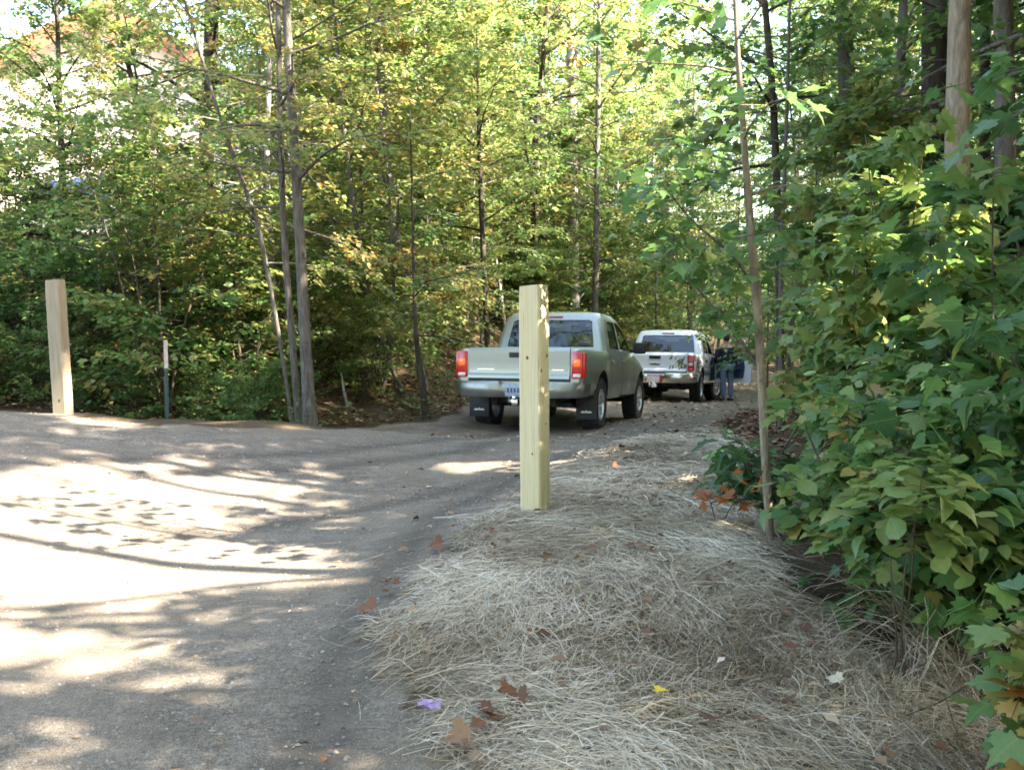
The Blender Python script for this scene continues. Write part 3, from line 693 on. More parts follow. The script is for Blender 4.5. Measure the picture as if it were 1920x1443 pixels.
        d = bm_obj("open_door", dr, P['paint'], root, 30); d.location = (.93, 3.78, 0); d.rotation_euler = (0, 0, R(74))
        bm = bmesh.new(); prism(bm, [(-.80, .62), (-.07, .62), (-.05, .9), (-.08, 1.12), (-.80, 1.12), (-.84, .9)], 'X', -.055, -.034); box(bm, (-.075, -.5, .86), (.05, .5, .07), .02); bm_obj("door_trim", bm, M['navy'], d)
        bm = bmesh.new(); pts = [(-.97, 1.17), (-.95, 1.40), (-.80, 1.62), (-.50, 1.60), (-.05, 1.18)]
        mbv = MB(); mbv.tube([(-.03 - .18 * (z - 1.17), y, z) for y, z in pts], .022, 6); mbv.build("window_frame", P['paint'], d, True, False)
        bm.faces.new([bm.verts.new((-.03 - .18 * (z - 1.17), y, z)) for y, z in pts]); bm_obj("side_window", bm, M['glass'], d)
        # dark door opening behind the swung door
        bm = bmesh.new(); vs = [bm.verts.new(p) for p in ((.943, 2.82, .55), (.943, 3.76, .55), (.943, 3.76, 1.15), (.943, 2.82, 1.15))]; bm.faces.new(vs); bm_obj("door_opening", bm, M['navy'], root)
    return root
SAGE = dict(paint=M['paint_sage'], bumper=M['bumper_sage'], plate=M['plate_blue'], rim=M['alloy'], handle=M['paint_sage'], steer=-2)
WHITE = dict(paint=M['paint_white'], bumper=M['chrome'], plate=M['plate_white'], rim=M['alloy'], handle=M['black'], steer=-16)
def place_truck(fn_name, label, axle_mid, yaw, scale, P, kind):
    """axle_mid: ground point under the middle of the rear axle"""
    a = R(yaw); f = np.array((math.sin(a), math.cos(a))); ax = np.array(axle_mid); fx = ax + f * 3.25 * scale
    z0 = float(height(*ax)); z1 = float(height(*fx)); pitch = math.atan2(z1 - z0, 3.25 * scale)
    rear = ax - f * 1.22 * scale; zr = z0 - (z1 - z0) / 3.25 * 1.22
    return pickup(fn_name, label, (rear[0], rear[1], zr - .01), a, pitch, scale, P, kind)
place_truck("pickup_truck", "sage green crew cab pickup with lit tail lights parked behind the tall timber post", (.42, 14.85), 17, 1.0, SAGE, 'sage')
place_truck("pickup_truck", "white pickup with leaf decal on its tailgate and its passenger door open", (3.85, 25.6), 18, 1.06, WHITE, 'white')

# ------------------------------------------------------------------ person
M['jacket'] = simple("jacket", (.012, .016, .034), .9, nscale=18, namt=.35)
M['jeans'] = simple("jeans", (.13, .17, .24), .9, nscale=22, namt=.25)
M['skin'] = simple("skin", (.45, .26, .18), .6)
M['hair'] = simple("hair", (.03, .022, .016), .8)
def person():
    base = on_ground(1362, 754, 20, 40); base = np.array((base[0], 27.0, float(height(base[0], 27.0))))
    base[0] = (1364 - 960) / FPX * 27.0; base[2] = height(base[0], 27.0)
    r = thing("person", "person in dark navy jacket and grey blue jeans standing beside the open truck door", "person", base, R(8))
    J = [(0, .02, .98), (0, .0, 1.12), (0, .02, 1.30), (0, .06, 1.43), (0, .09, 1.52), (0, .11, 1.62), (0, .115, 1.72),
         (-.09, .02, .93), (-.10, .0, .52), (-.11, -.03, .09), (-.12, .13, .04), (.09, .02, .93), (.11, .03, .52), (.10, -.02, .09), (.12, .14, .04),
         (-.19, .06, 1.41), (-.27, .08, 1.15), (-.22, .28, 1.02), (.19, .06, 1.41), (.28, .10, 1.16), (.20, .30, 1.06)]
    E = [(0, 1), (1, 2), (2, 3), (3, 4), (4, 5), (5, 6), (0, 7), (7, 8), (8, 9), (9, 10), (0, 11), (11, 12), (12, 13), (13, 14), (3, 15), (15, 16), (16, 17), (3, 18), (18, 19), (19, 20)]
    Rd = [(.15, .11), (.14, .10), (.155, .11), (.11, .09), .055, .085, .075, .085, .06, .04, .04, .085, .06, .04, .04, .065, .05, .032, .065, .05, .032]
    n0 = len(J)
    for w, s in ((17, -1), (20, 1)):        # palm and five fingers at each wrist
        p = Vector(J[w]); palm = p + Vector((0, .07, -.02)); J.append(tuple(palm)); E.append((w, len(J) - 1)); Rd.append((.03, .018)); pi = len(J) - 1
        for k, (dx, L) in enumerate(((-.03, .07), (-.01, .085), (.012, .08), (.032, .065), (.045 * -s, .055))):
            a = palm + Vector((dx * .9, .03 if k < 4 else -.01, 0)); b = a + Vector((dx * .3, L * .6, -.015)); c = b + Vector((0, L * .35, -.03))
            i = len(J); J += [tuple(a), tuple(b), tuple(c)]; E += [(pi, i), (i, i + 1), (i + 1, i + 2)]; Rd += [.009, .008, .007]
    b = skin("body", J, E, Rd, M['skin'], r)
    jk = [0, 1, 2, 3, 15, 16, 17, 18, 19, 20]; mp = {o: i for i, o in enumerate(jk)}
    JJ = [tuple(J[i]) for i in jk]; JJ[0] = (0, .02, .95); je = [(mp[a], mp[b_]) for a, b_ in E[:n0] if a in mp and b_ in mp]
    skin("jacket", JJ, je, [(.185, .14), (.18, .135), (.19, .14), (.12, .10), .085, .072, .05, .085, .072, .05], M['jacket'], r)
    jn = [0, 7, 8, 9, 11, 12, 13]; mp = {o: i for i, o in enumerate(jn)}; JJ = [tuple(J[i]) for i in jn]
    skin("jeans", JJ, [(mp[a], mp[b_]) for a, b_ in E[:n0] if a in mp and b_ in mp], [(.165, .125), .108, .085, .07, .108, .085, .07], M['jeans'], r)
    for s, x, y in ((-1, -.115, .04), (1, .11, .05)):
        bm = bmesh.new(); box(bm, (x, y, .045), (.10, .28, .09), .035); bm_obj("shoe", bm, M['black'], r)
    bm = bmesh.new(); bmesh.ops.create_uvsphere(bm, u_segments=16, v_segments=10, radius=1.0); bmesh.ops.scale(bm, vec=(.093, .105, .115), verts=bm.verts)
    bmesh.ops.translate(bm, vec=(0, .095, 1.71), verts=bm.verts); bm_obj("hair", bm, M['hair'], r, 180)
person()

# ------------------------------------------------------------------ posts and stake
def post(name, label, base, h, w, yaw, lean, mat, knots):
    r = thing(name, label, "post", base, R(yaw)); r.rotation_euler = (R(lean[0]), R(lean[1]), R(yaw))
    bm = bmesh.new(); g = random.Random(3); rings = []
    for k in range(13):
        z = -.25 + (h + .25) * k / 12; c = .009; a = w / 2; jx = g.uniform(-.0012, .0012)
        top = .004 if k == 12 else 0; a -= top
        rings.append([(x + jx, y, z + (x * .06 if k == 12 else 0)) for x, y in ((a, -a + c), (a, a - c), (a - c, a), (-a + c, a), (-a, a - c), (-a, -a + c), (-a + c, -a), (a - c, -a))])
    loft(bm, rings); bm_obj("timber_shaft", bm, mat, r, 30)
    for face, q, z, s in knots:
        bm = bmesh.new(); pts = [(s * math.cos(i * .6283) * g.uniform(.8, 1.1), s * 1.25 * math.sin(i * .6283) * g.uniform(.8, 1.1)) for i in range(10)]
        e = w / 2 + .0015
        bm.faces.new([bm.verts.new((q + a, -e, z + b) if face == 'front' else (e, q + a, z + b)) for a, b in pts]); bm_obj("knot", bm, M['knot'], r)
    return r
pb = at(1004, 965, 6.2); pb[2] = height(pb[0], pb[1])
post("timber_post", "tall new yellowish square timber post rising from the straw mound in front of the truck", pb, 1.45, .142, -29, (0, -.6), M['timber'],
     [('front', -.01, 1.01, .010), ('side', .03, 1.02, .011), ('side', -.045, .93, .010), ('front', .02, .42, .006), ('side', .01, .60, .007)])
lb = at(119, 778, 10.5); lb[2] = height(lb[0], lb[1])
post("timber_post", "weathered grey tan timber post leaning at the far left edge of the gravel", lb, 1.39, .15, -8, (1, -1.5), M['timber_old'], [('front', .01, .14, .014)])
M['stake_green'] = simple("stake_green", (.025, .06, .055), .5, nscale=20); M['stake_white'] = simple("stake_white", (.45, .38, .30), .6, nscale=12, namt=.3)
sb = at(314, 800, 12.2); sb[2] = height(sb[0], sb[1])
st = thing("fence_stake", "thin dark green metal stake with a pale top standing among the roadside shrubs", "stake", sb)
bm = bmesh.new(); prism(bm, [(-.022, 0), (.022, 0), (.022, .006), (.004, .006), (.004, .03), (-.004, .03), (-.004, .006), (-.022, .006)], 'Z', -.2, .70)
for k in range(12): box(bm, (0, -.004, .05 + k * .055), (.016, .01, .015))
bm_obj("stake_shaft", bm, M['stake_green'], st)
bm = bmesh.new(); prism(bm, [(-.024, -.001), (.024, -.001), (.024, .008), (.005, .008), (.005, .032), (-.005, .032), (-.005, .008), (-.024, .008)], 'Z', .70, 1.04); bm_obj("stake_tip", bm, M['stake_white'], st)

# ------------------------------------------------------------------ house up the bank
t = NT("siding"); cz = t.n("ShaderNodeSeparateXYZ", Vector=t.coord("Object")).outputs[2]; lp = t.math('FRACT', t.math('MULTIPLY', cz, 6.5))
M['siding'] = t.done(t.pbr(t.mix(t.noise(t.coord("Object"), 2, 4), (.80, .68, .58), (.84, .74, .65)), .8, 0, .3, t.bump(lp, .6, .02)))
M['rust_trim'] = simple("rust_trim", (.20, .075, .035), .6, nscale=6)
M['shingle'] = simple("shingle", (.20, .17, .15), .9, nscale=12, namt=.3, bumpd=.02)
def house():
    ap = at(207, 22, 33.0); zb = 3.6; zap = ap[2] - zb; hw = 7.2; ze = zap - hw * .56
    r = thing("house", "large pale gabled house with rust red roof trim, up the bank behind the trees", "house", (ap[0], 33.0, zb), R(12))
    bm = bmesh.new(); prism(bm, [(-hw, 0), (hw, 0), (hw, ze), (0, zap), (-hw, ze)], 'Y', 0, 10); bm_obj("wall", bm, M['siding'], r, 20)
    for s in (-1, 1):
        bm = bmesh.new(); d = Vector((s * hw, ze - zap)); n = d.normalized(); up = Vector((-n.y * s, n.x * s)); o = .6
        a = Vector((0, zap)); b = Vector((s * hw, ze)) + n * o
        prism(bm, [tuple(a + up * .03), tuple(b + up * .03), tuple(b + up * .2), tuple(a + up * .2)], 'Y', -.7, 10.4); bm_obj("roof", bm, M['shingle'], r, 20)
        bm = bmesh.new(); prism(bm, [tuple(a - up * .34), tuple(b - up * .34), tuple(b + up * .22), tuple(a + up * .22)], 'Y', -.78, -.70); bm_obj("roof_trim", bm, M['rust_trim'], r, 20)
    bm = bmesh.new(); box(bm, (.12, -.64, zap - .75), (.16, .12, 1.3), .01); bm_obj("king_post", bm, M['rust_trim'], r)
    return r
house()
M['tarp'] = simple("tarp", (.035, .09, .32), .5, nscale=6, namt=.3)
tp = at(135, 345, 24.0); bm = bmesh.new(); bmesh.ops.create_grid(bm, x_segments=14, y_segments=10, size=1.0)
for v in bm.verts:
    x, y = v.co.x, v.co.y; v.co.z = .55 * max(0, 1 - x * x * .8) * max(0, 1 - y * y * .6) + .06 * math.sin(7 * x + 3 * y) + .05 * math.sin(5 * y - 4 * x); v.co.x *= .95; v.co.y *= .8
tz = float(height(tp[0], 24.0))
M['rock'] = simple("logs", (.12, .09, .06), .9, nscale=6, namt=.4, bumpd=.05)
to = thing("tarp_pile", "blue tarpaulin draped over a woodpile up the bank at far left", "tarp", (tp[0], 24.0, tz))
o = bm_obj("tarp_sheet", bm, M['tarp'], to, 180); o.location = (0, 0, tp[2] - tz - .45)
bm = bmesh.new(); g_ = random.Random(2); hh = tp[2] - tz - .2
for k in range(int(hh / .2)):
    for q in range(4): lathe(bm, [(.001, -.75), (.1, -.75), (.1, .75), (.001, .75)], (g_.uniform(-.05, .05), -.4 + q * .24, .1 + k * .2), 10)
bm_obj("log_stack", bm, M['rock'], to)

# ------------------------------------------------------------------ trees seen in the photograph
def trunk(pts, d, dd=None, H=14.0):
    """photo pixels of a trunk from base up (u, v, width px) at distance d -> path and radii, carried on above the frame up to H"""
    P = []; r = []
    for k, (u, v, w) in enumerate(pts):
        p = at(u, v, d + (dd[k] if dd else 0)); P.append(p); r.append(w / FPX * d / 2)
    b = P[0].copy(); hb = float(height(b[0], b[1])); 
    if b[2] > hb + .02:
        q = P[0] + (P[0] - P[1]) / max(P[1][2] - P[0][2], .1) * min(P[0][2] - hb + .0, 40); q = P[0] - (P[1] - P[0]) * ((P[0][2] - hb) / max(P[1][2] - P[0][2], .1)) * .6; q[2] = hb; q[1] = P[0][1]
        P.insert(0, q); r.insert(0, r[0] * 1.12)
    P[0] = np.array((P[0][0], P[0][1], float(height(P[0][0], P[0][1])) - .05))
    top = P[-1]
    if top[2] < H:
        dv = unit(P[-1] - P[-2]) + np.array((0, 0, .6)); dv = unit(dv); L = (H - top[2]) / dv[2]
        P += [top + dv * L * .5, top + dv * L]; r += [r[-1] * .6, .01]
    Q = smooth_path(P, 22); s0 = np.concatenate([[0], np.cumsum(np.linalg.norm(np.diff(np.array(P), axis=0), axis=1))]); s0 /= s0[-1]
    rr = np.interp(np.linspace(0, 1, 22), s0, r); rr[0] *= 1.15
    return Q, rr
TREES = [
 # name, label, pixel trunk paths, d, H, bark, crown spec, tone
 ("maple_tree", "dark thick trunked tree with a red flagging ribbon, left of the grey stem clump", [[(384, 520, 30), (385, 300, 28), (393, 150, 27), (398, 0, 25)]], 20.0, 15, 'bark_dark', dict(cb=.10, nl=40, ll=3.2, lpt=34, nt=7, ls=.09, tone=.66, tvar=.12), None),
 ("grey_tree", "clump of grey stems with yellow leaves standing on the far road edge", [[(582, 800, 25), (572, 640, 22), (562, 430, 19), (550, 250, 17), (540, 90, 16)], [(560, 790, 12), (545, 600, 13), (530, 420, 12), (526, 250, 11), (522, 60, 10)], [(548, 785, 7), (522, 620, 8), (480, 390, 8), (440, 310, 7)]], 12.6, 11, 'bark_grey', dict(cb=.26, nl=24, ll=1.9, lpt=30, nt=6, ls=.075, tone=.71, tvar=.09), None),
 ("birch_tree", "slender pale birch leaning left, white bark catching light, between grey clump and trucks", [[(800, 790, 15), (770, 640, 15), (740, 430, 15), (722, 260, 14), (708, 60, 13)], [(724, 290, 9), (755, 150, 8), (785, 20, 7)]], 17.0, 12, 'bark_pale', dict(cb=.18, nl=30, ll=1.9, lpt=30, nt=6, ls=.08, tone=.58, tvar=.12), None),
 ("young_tree", "thin straight dark stem directly above the green pickup's left side", [[(914, 640, 11), (906, 480, 10), (900, 330, 9), (897, 230, 7)]], 20.0, 7.2, 'bark_dark', dict(cb=.25, nl=18, ll=1.9, lpt=22, nt=6, ls=.08, tone=.62, tvar=.10), None),
 ("grey_tree", "pair of slim grey trunks standing behind the birch", [[(838, 560, 13), (832, 400, 12), (826, 200, 11), (830, 20, 9)], [(806, 540, 12), (803, 350, 12), (800, 150, 11), (798, 0, 10)]], 25.0, 15, 'bark_grey', dict(cb=.15, nl=32, ll=2.4, lpt=30, nt=6, ls=.09, tone=.58, tvar=.13), None),
 ("aspen_tree", "pale mottled trunk rising above the gap between the two pickups", [[(1078, 585, 20), (1074, 430, 20), (1074, 250, 19), (1070, 60, 17)]], 30.0, 17, 'bark_pale', dict(cb=.15, nl=36, ll=2.8, lpt=32, nt=6, ls=.10, tone=.60, tvar=.13), None),
 ("young_tree", "thin grey trunk just right of the mottled trunk, over the green pickup's cab", [[(1116, 580, 12), (1118, 440, 11), (1120, 300, 10), (1122, 120, 9)]], 28.0, 14, 'bark_grey', dict(cb=.15, nl=30, ll=2.4, lpt=30, nt=6, ls=.095, tone=.56, tvar=.12), None),
 ("young_tree", "thin leaning grey stem right of the roadside stem clump", [[(765, 770, 8), (712, 650, 10), (690, 560, 10), (672, 450, 10), (655, 330, 9), (640, 200, 8)]], 16.0, 9, 'bark_grey', dict(cb=.22, nl=28, ll=1.8, lpt=28, nt=6, ls=.08, tone=.68, tvar=.10), None),
 ("young_tree", "pale slim trunk just left of the roadside stem clump", [[(512, 740, 11), (514, 600, 11), (510, 480, 11), (498, 330, 10), (505, 150, 9)]], 15.5, 10, 'bark_pale', dict(cb=.20, nl=26, ll=1.8, lpt=28, nt=6, ls=.075, tone=.66, tvar=.11), None),
 ("slim_tree", "short dark stem by the road edge left of the green pickup", [[(800, 786, 14), (792, 720, 13), (780, 640, 9), (776, 520, 6)]], 14.6, 4.6, 'bark_dark', dict(cb=.25, nl=12, ll=1.0, lpt=16, nt=5, ls=.07, tone=.60, tvar=.10), None),
 ("slender_tree", "bent dark slim trunk with crossing limbs right of the leaning sapling's top", [[(1462, 560, 15), (1458, 400, 15), (1452, 200, 14), (1440, 60, 13), (1432, 0, 12)]], 13.0, 11, 'bark_dark', dict(cb=.28, nl=20, ll=2.1, lpt=20, nt=6, ls=.085, tone=.42, tvar=.12), None),
 ("forest_tree", "straight grey trunk in the shade above the right hand shrubs, nearest the bent slim trunk", [[(1600, 500, 34), (1592, 300, 32), (1585, 100, 30), (1582, 0, 29)]], 15.0, 16, 'bark_grey', dict(cb=.40, nl=26, ll=3.2, lpt=24, nt=7, ls=.09, tone=.34, tvar=.10), None),
 ("forest_tree", "broad nearly black trunk in deep shade behind the brown trunk on the right", [[(1752, 520, 50), (1750, 300, 48), (1752, 100, 46), (1752, 0, 45)]], 13.0, 17, 'bark_dark', dict(cb=.45, nl=26, ll=3.6, lpt=24, nt=7, ls=.09, tone=.34, tvar=.09), None),
 ("forest_tree", "smooth brown grey trunk with sunlit flecks in front of the black trunk", [[(1792, 560, 48), (1795, 300, 46), (1796, 100, 42), (1800, 0, 40)]], 9.5, 15, 'bark_tan', dict(cb=.50, nl=22, ll=3.2, lpt=22, nt=7, ls=.09, tone=.32, tvar=.09), None),
 ("forest_tree", "mottled trunk at the right edge of view above the broad leaves", [[(1888, 560, 38), (1886, 300, 38), (1882, 100, 36), (1880, 0, 34)]], 10.5, 15, 'bark_grey', dict(cb=.50, nl=22, ll=3.0, lpt=22, nt=7, ls=.09, tone=.32, tvar=.09), None),
 ("forest_tree", "thin dark trunk between the brown trunk and the right edge trunk", [[(1848, 540, 20), (1846, 300, 20), (1848, 0, 18)]], 14.0, 13, 'bark_dark', dict(cb=.40, nl=20, ll=2.6, lpt=22, nt=6, ls=.085, tone=.35, tvar=.09), None),
 ("forest_tree", "mottled slim trunk deep in shade midway between grey and black trunks", [[(1684, 520, 20), (1682, 300, 19), (1690, 120, 18), (1694, 0, 17)]], 16.0, 13, 'bark_grey', dict(cb=.35, nl=20, ll=2.6, lpt=22, nt=6, ls=.085, tone=.38, tvar=.10), None),
 ("young_tree", "small tree with crooked trunk in front of the pale house gable", [[(300, 480, 15), (285, 330, 14), (262, 240, 13), (255, 180, 10), (225, 60, 8)]], 18.0, 8.5, 'bark_dark', dict(cb=.14, nl=32, ll=2.3, lpt=32, nt=8, ls=.085, tone=.52, tvar=.12), None),
 ("maple_tree", "bushy low maple with golden sprays left of the dark ribbon tree", [[(120, 520, 14), (118, 360, 13), (112, 200, 11), (108, 60, 8)]], 17.0, 8.4, 'bark_dark', dict(cb=.12, nl=36, ll=2.2, lpt=32, nt=8, ls=.085, tone=.52, tvar=.13), None),
]
for k, (nm, lb, stems, d, H, bk, spec, _) in enumerate(TREES):
    S = [trunk(s, d + .25 * i, None, H * (1 - .12 * i)) for i, s in enumerate(stems)]
    if k == 2: S[1] = (smooth_path([at(724, 290, 17.0), at(755, 150, 17.2), at(790, 10, 17.5), at(800, -120, 17.7)], 14), np.linspace(.040, .01, 14))
    plant(nm, lb, "tree", S[0][0][0] + (0, 0, .05), S, spec, T_FAR, M['leaf'], M[bk], 100 + k)
# ribbon on the dark tree
M['ribbon'] = simple("ribbon", (.75, .10, .07), .5)
rp_ = at(391, 440, 19.78); bm = bmesh.new()
lathe(bm, [(.165, -.03), (.17, 0), (.165, .03)], (0, .24, 0), 20, 'Z')
for k in range(2):
    pr = [bm.verts.new((.03 + k * .05 + dx, -.0 + .03 * math.sin(z * 9 + k), z)) for z in (0, -.12, -.26) for dx in (-.022, .022)]
    for a in (0, 2): bm.faces.new((pr[a], pr[a + 1], pr[a + 3], pr[a + 2]))
o = bm_obj("flagging_ribbon", bm, M['ribbon'], None, 180); o.location = rp_; tag(o, "red flagging ribbon tied round the dark thick trunk", "ribbon")

# ------------------------------------------------------------------ woodland trees in numbers: a few prototypes, then copies
def proto(seed, name, H, r0, bk, spec, tm=T_FAR, stems=1, spread=.3):
    g = np.random.default_rng(seed); S = []
    for i in range(stems):
        a = g.uniform(0, 6.28); P = [np.zeros(3)]
        for k in range(9):
            P.append(P[-1] + np.array((math.cos(a) * spread * H / 9 * (i > 0) + g.normal(0, .012) * H, math.sin(a) * spread * H / 9 * (i > 0) + g.normal(0, .012) * H, H / 9)))
        P[0] = P[0] - np.array((0, 0, .25)); Q = smooth_path(P, 16); rr = np.linspace(1, .12, 16) ** 1.1 * r0; rr[0] *= 1.4; S.append((Q, rr))
    return plant(name, "x", "tree" if stems == 1 else "shrub", (0, 0, 0), S, spec, tm, M['leaf'], M[bk], seed, leafpart="crown" if stems == 1 else "foliage", woodpart="trunk" if stems == 1 else "stems", sides=7)
TP = [proto(201, "woodland_tree", 15, .085, 'bark_grey', dict(cb=.12, nl=46, ll=3.0, nt=7, lpt=34, ls=.115, tone=.50, tvar=.13)),
      proto(202, "woodland_tree", 17, .10, 'bark_pale', dict(cb=.16, nl=48, ll=3.4, nt=7, lpt=34, ls=.12, tone=.57, tvar=.13)),
      proto(203, "woodland_tree", 13, .075, 'bark_grey', dict(cb=.08, nl=44, ll=2.8, nt=7, lpt=34, ls=.11, tone=.60, tvar=.12)),
      proto(204, "woodland_tree", 18, .12, 'bark_dark', dict(cb=.14, nl=50, ll=3.8, nt=7, lpt=34, ls=.125, tone=.44, tvar=.12))]
YP = [proto(231, "young_maple", 7.5, .035, 'bark_grey', dict(cb=.10, nl=40, ll=1.7, nt=7, lpt=30, ls=.085, tone=.61, tvar=.11, twig_r=.004)),
      proto(232, "young_maple", 9.0, .045, 'bark_pale', dict(cb=.12, nl=42, ll=2.0, nt=7, lpt=30, ls=.09, tone=.55, tvar=.12, twig_r=.004)),
      proto(233, "young_maple", 6.0, .03, 'bark_grey', dict(cb=.10, nl=36, ll=1.6, nt=7, lpt=30, ls=.085, tone=.48, tvar=.11, twig_r=.004))]
SP = [proto(211, "woodland_shrub", 2.6, .016, 'twig', dict(cb=.12, nl=11, ll=.9, nt=5, lpt=15, ls=.085, tone=.46, tvar=.12, twig_r=.004), stems=5, spread=.32),
      proto(212, "woodland_shrub", 3.4, .02, 'twig', dict(cb=.15, nl=12, ll=1.1, nt=5, lpt=16, ls=.09, tone=.52, tvar=.13, twig_r=.004), stems=5, spread=.28),
      proto(213, "woodland_shrub", 1.8, .012, 'twig', dict(cb=.08, nl=9, ll=.7, nt=5, lpt=14, ls=.075, tone=.40, tvar=.11, twig_r=.004), stems=6, spread=.40)]
used = set()
def put(protos, k, x, y, rz, sc, label, group):
    p = protos[k]; loc = (x, y, float(height(x, y)))
    if (id(protos), k) in used: return copy_thing(p, loc, rz, sc, label, group)
    used.add((id(protos), k)); p.location = loc; p.rotation_euler = (0, 0, rz); p.scale = (sc,) * 3; p['label'] = label; p['group'] = group
    return p
g = np.random.default_rng(77)
def scatter(n, xr, yr, ok, mind, tries=4000, exist=None):
    pts = exist if exist is not None else []; out = []
    for _ in range(tries):
        x, y = g.uniform(*xr), g.uniform(*yr)
        if ok(x, y) and all((x - a) ** 2 + (y - b) ** 2 > mind ** 2 for a, b in pts): pts.append((x, y)); out.append((x, y))
        if len(out) >= n: break
    return out
def clear_of_road(x, y, m=1.6):
    zz = float(height(x, y)); a = np.linspace(0, 6.283, 9)[:-1]; X = np.append(x + m * np.cos(a), x); Y = np.append(y + m * np.sin(a), y)
    return not road_mask(X, Y, height(X, Y)).any()
occ = []
cen = scatter(34, (-3, 14), (27, 50), lambda x, y: clear_of_road(x, y, 1.8) and abs(x - y * .21) > 1.5 and abs(x / y) < .62, 2.0, exist=occ)
for x, y in cen: put(TP, int(g.integers(0, 4)), x, y, g.uniform(0, 6.28), g.uniform(.8, 1.12), "leafy tree in the sunlit wood behind the two pickups", "trees behind the pickups")
lef = scatter(13, (-24, -4), (24, 48), lambda x, y: not (-.345 < x / y < -.20 and y < 34) and not (-22 < x < -6.5 and 22 < y < 45) and not (-13.5 < x < -8.0 and y > 20), 2.3, exist=occ)
for x, y in lef: put(TP, int(g.choice([0, 2, 2, 1])), x, y, g.uniform(0, 6.28), g.uniform(.7, .95), "yellowing tree on the top of the bank", "trees along the bank")
ym = scatter(24, (-10, .5), (15.5, 27), lambda x, y: clear_of_road(x, y, 1.3) and -.24 * y < x < -.03 * y, 1.25, exist=occ)
for x, y in ym: put(YP, int(g.choice([0, 0, 1, 2])), x, y, g.uniform(0, 6.28), g.uniform(.75, 1.1), "slim young maple with golden green leaves on the left slope", "young maples on the left slope")
ym = scatter(7, (-13, -5), (14.5, 20), lambda x, y: clear_of_road(x, y, 1.3) and -.60 < x / y < -.345, 1.2, exist=occ)
for x, y in ym: put(YP, int(g.choice([0, 1, 2])), x, y, g.uniform(0, 6.28), g.uniform(.42, .62), "young maple screening the pale house", "young maples in front of the house")
ym = scatter(30, (-2, 11), (25, 42), lambda x, y: clear_of_road(x, y, 1.5) and abs(x / y) < .45, 1.5, exist=occ)
for x, y in ym: put(YP, int(g.choice([0, 1, 1, 2])), x, y, g.uniform(0, 6.28), g.uniform(.9, 1.4), "young maple in the bright wood behind the pickups", "young maples behind the pickups")
rig = scatter(26, (6, 30), (11, 48), lambda x, y: clear_of_road(x, y, 2.0) and x / y > .30 and x > .20 * y + 2.5 and (y > 17 or x / y > .62), 2.3, exist=occ)
for x, y in rig: put(TP, int(g.choice([0, 3, 3, 1])), x, y, g.uniform(0, 6.28), g.uniform(.8, 1.1), "green tree in the shaded wood right of the track", "trees right of the track")
rig2 = scatter(18, (9, 36), (9.5, 42), lambda x, y: x / y > .58 and x > 8, 2.6, exist=occ)
for x, y in rig2: put(TP, int(g.choice([0, 3, 3, 1])), x, y, g.uniform(0, 6.28), g.uniform(.85, 1.15), "green tree in the shaded wood right of the track", "trees right of the track")
far = scatter(40, (-32, 42), (50, 78), lambda x, y: abs(x / y) < .62, 2.6, exist=occ)
for x, y in far: put(TP, int(g.integers(0, 4)), x, y, g.uniform(0, 6.28), g.uniform(.9, 1.25), "tree far back in the wood, closing the view", "far trees closing the view")
farb = scatter(60, (-26, 34), (40, 62), lambda x, y: abs(x / y) < .6 and clear_of_road(x, y, 2) and not (-22 < x < -5 and y < 46), 2.2, exist=[])
for x, y in ((5.5, 40), (6.4, 46), (13.0, 41), (9.6, 53), (11.3, 55), (13, 58), (8.2, 57), (10.5, 62), (14, 50), (7.0, 52)): put(TP, int(g.integers(0, 3)), x, y, g.uniform(0, 6.28), g.uniform(1.0, 1.2), "tree far back in the wood, closing the view", "far trees closing the view")
for x, y in farb: put(TP, int(g.integers(0, 4)), x, y, g.uniform(0, 6.28), g.uniform(.35, .6), "young tree filling the understorey far back in the wood", "young trees far back in the wood")
for x, y in ((2.6, -4.6), (5.2, -5.2), (-3.5, -3.5), (-7.0, -1.5), (.5, -7.5)): put(TP, 3, x, y, g.uniform(0, 6.28), 1.2, "tree of the wood behind the viewpoint, mirrored in the pickup's windows", "trees behind the viewpoint")
behind = scatter(26, (-16, 14), (-26, -8.5), lambda x, y: True, 3.0, exist=[])
for x, y in behind: put(TP, int(g.integers(0, 4)), x, y, g.uniform(0, 6.28), g.uniform(.8, 1.1), "tree of the wood behind the viewpoint, mirrored in the pickup's windows", "trees behind the viewpoint")
# shrubs
docc = []
sh1 = scatter(14, (-13, -3.0), (12.6, 17.5), lambda x, y: clear_of_road(x, y, .5) and x < -.22 * y, .95, exist=docc)
for x, y in sh1: put(SP, int(g.choice([0, 1, 1, 2])), x, y, g.uniform(0, 6.28), g.uniform(.8, 1.2), "dense blue green roadside shrub at the foot of the bank", "shrubs at the foot of the left bank")
edge = scatter(15, (-8.5, -3.0), (11.9, 14.2), lambda x, y: clear_of_road(x, y, .28), .42, exist=[])
for x, y in edge: put(SP, int(g.choice([0, 2, 2])), x, y, g.uniform(0, 6.28), g.uniform(.22, .48), "low leafy plant growing along the far edge of the road", "low plants along the far road edge")
sh2 = scatter(22, (-5, 0.5), (14, 26), lambda x, y: clear_of_road(x, y, 1.0) and x < -.02 * y - .6, 1.0, exist=docc)
for x, y in sh2: put(SP, int(g.choice([0, 2, 2, 1])), x, y, g.uniform(0, 6.28), g.uniform(.45, .9), "low shrub on the brown slope left of the green pickup", "shrubs on the slope")
sh3 = scatter(34, (-2, 12), (22, 40), lambda x, y: clear_of_road(x, y, 1.2) and abs(x / y) < .6, 1.3, exist=docc)
for x, y in sh3: put(SP, int(g.choice([0, 1, 1])), x, y, g.uniform(0, 6.28), g.uniform(.8, 1.4), "bush in the understorey behind the pickups", "understorey bushes behind the pickups")
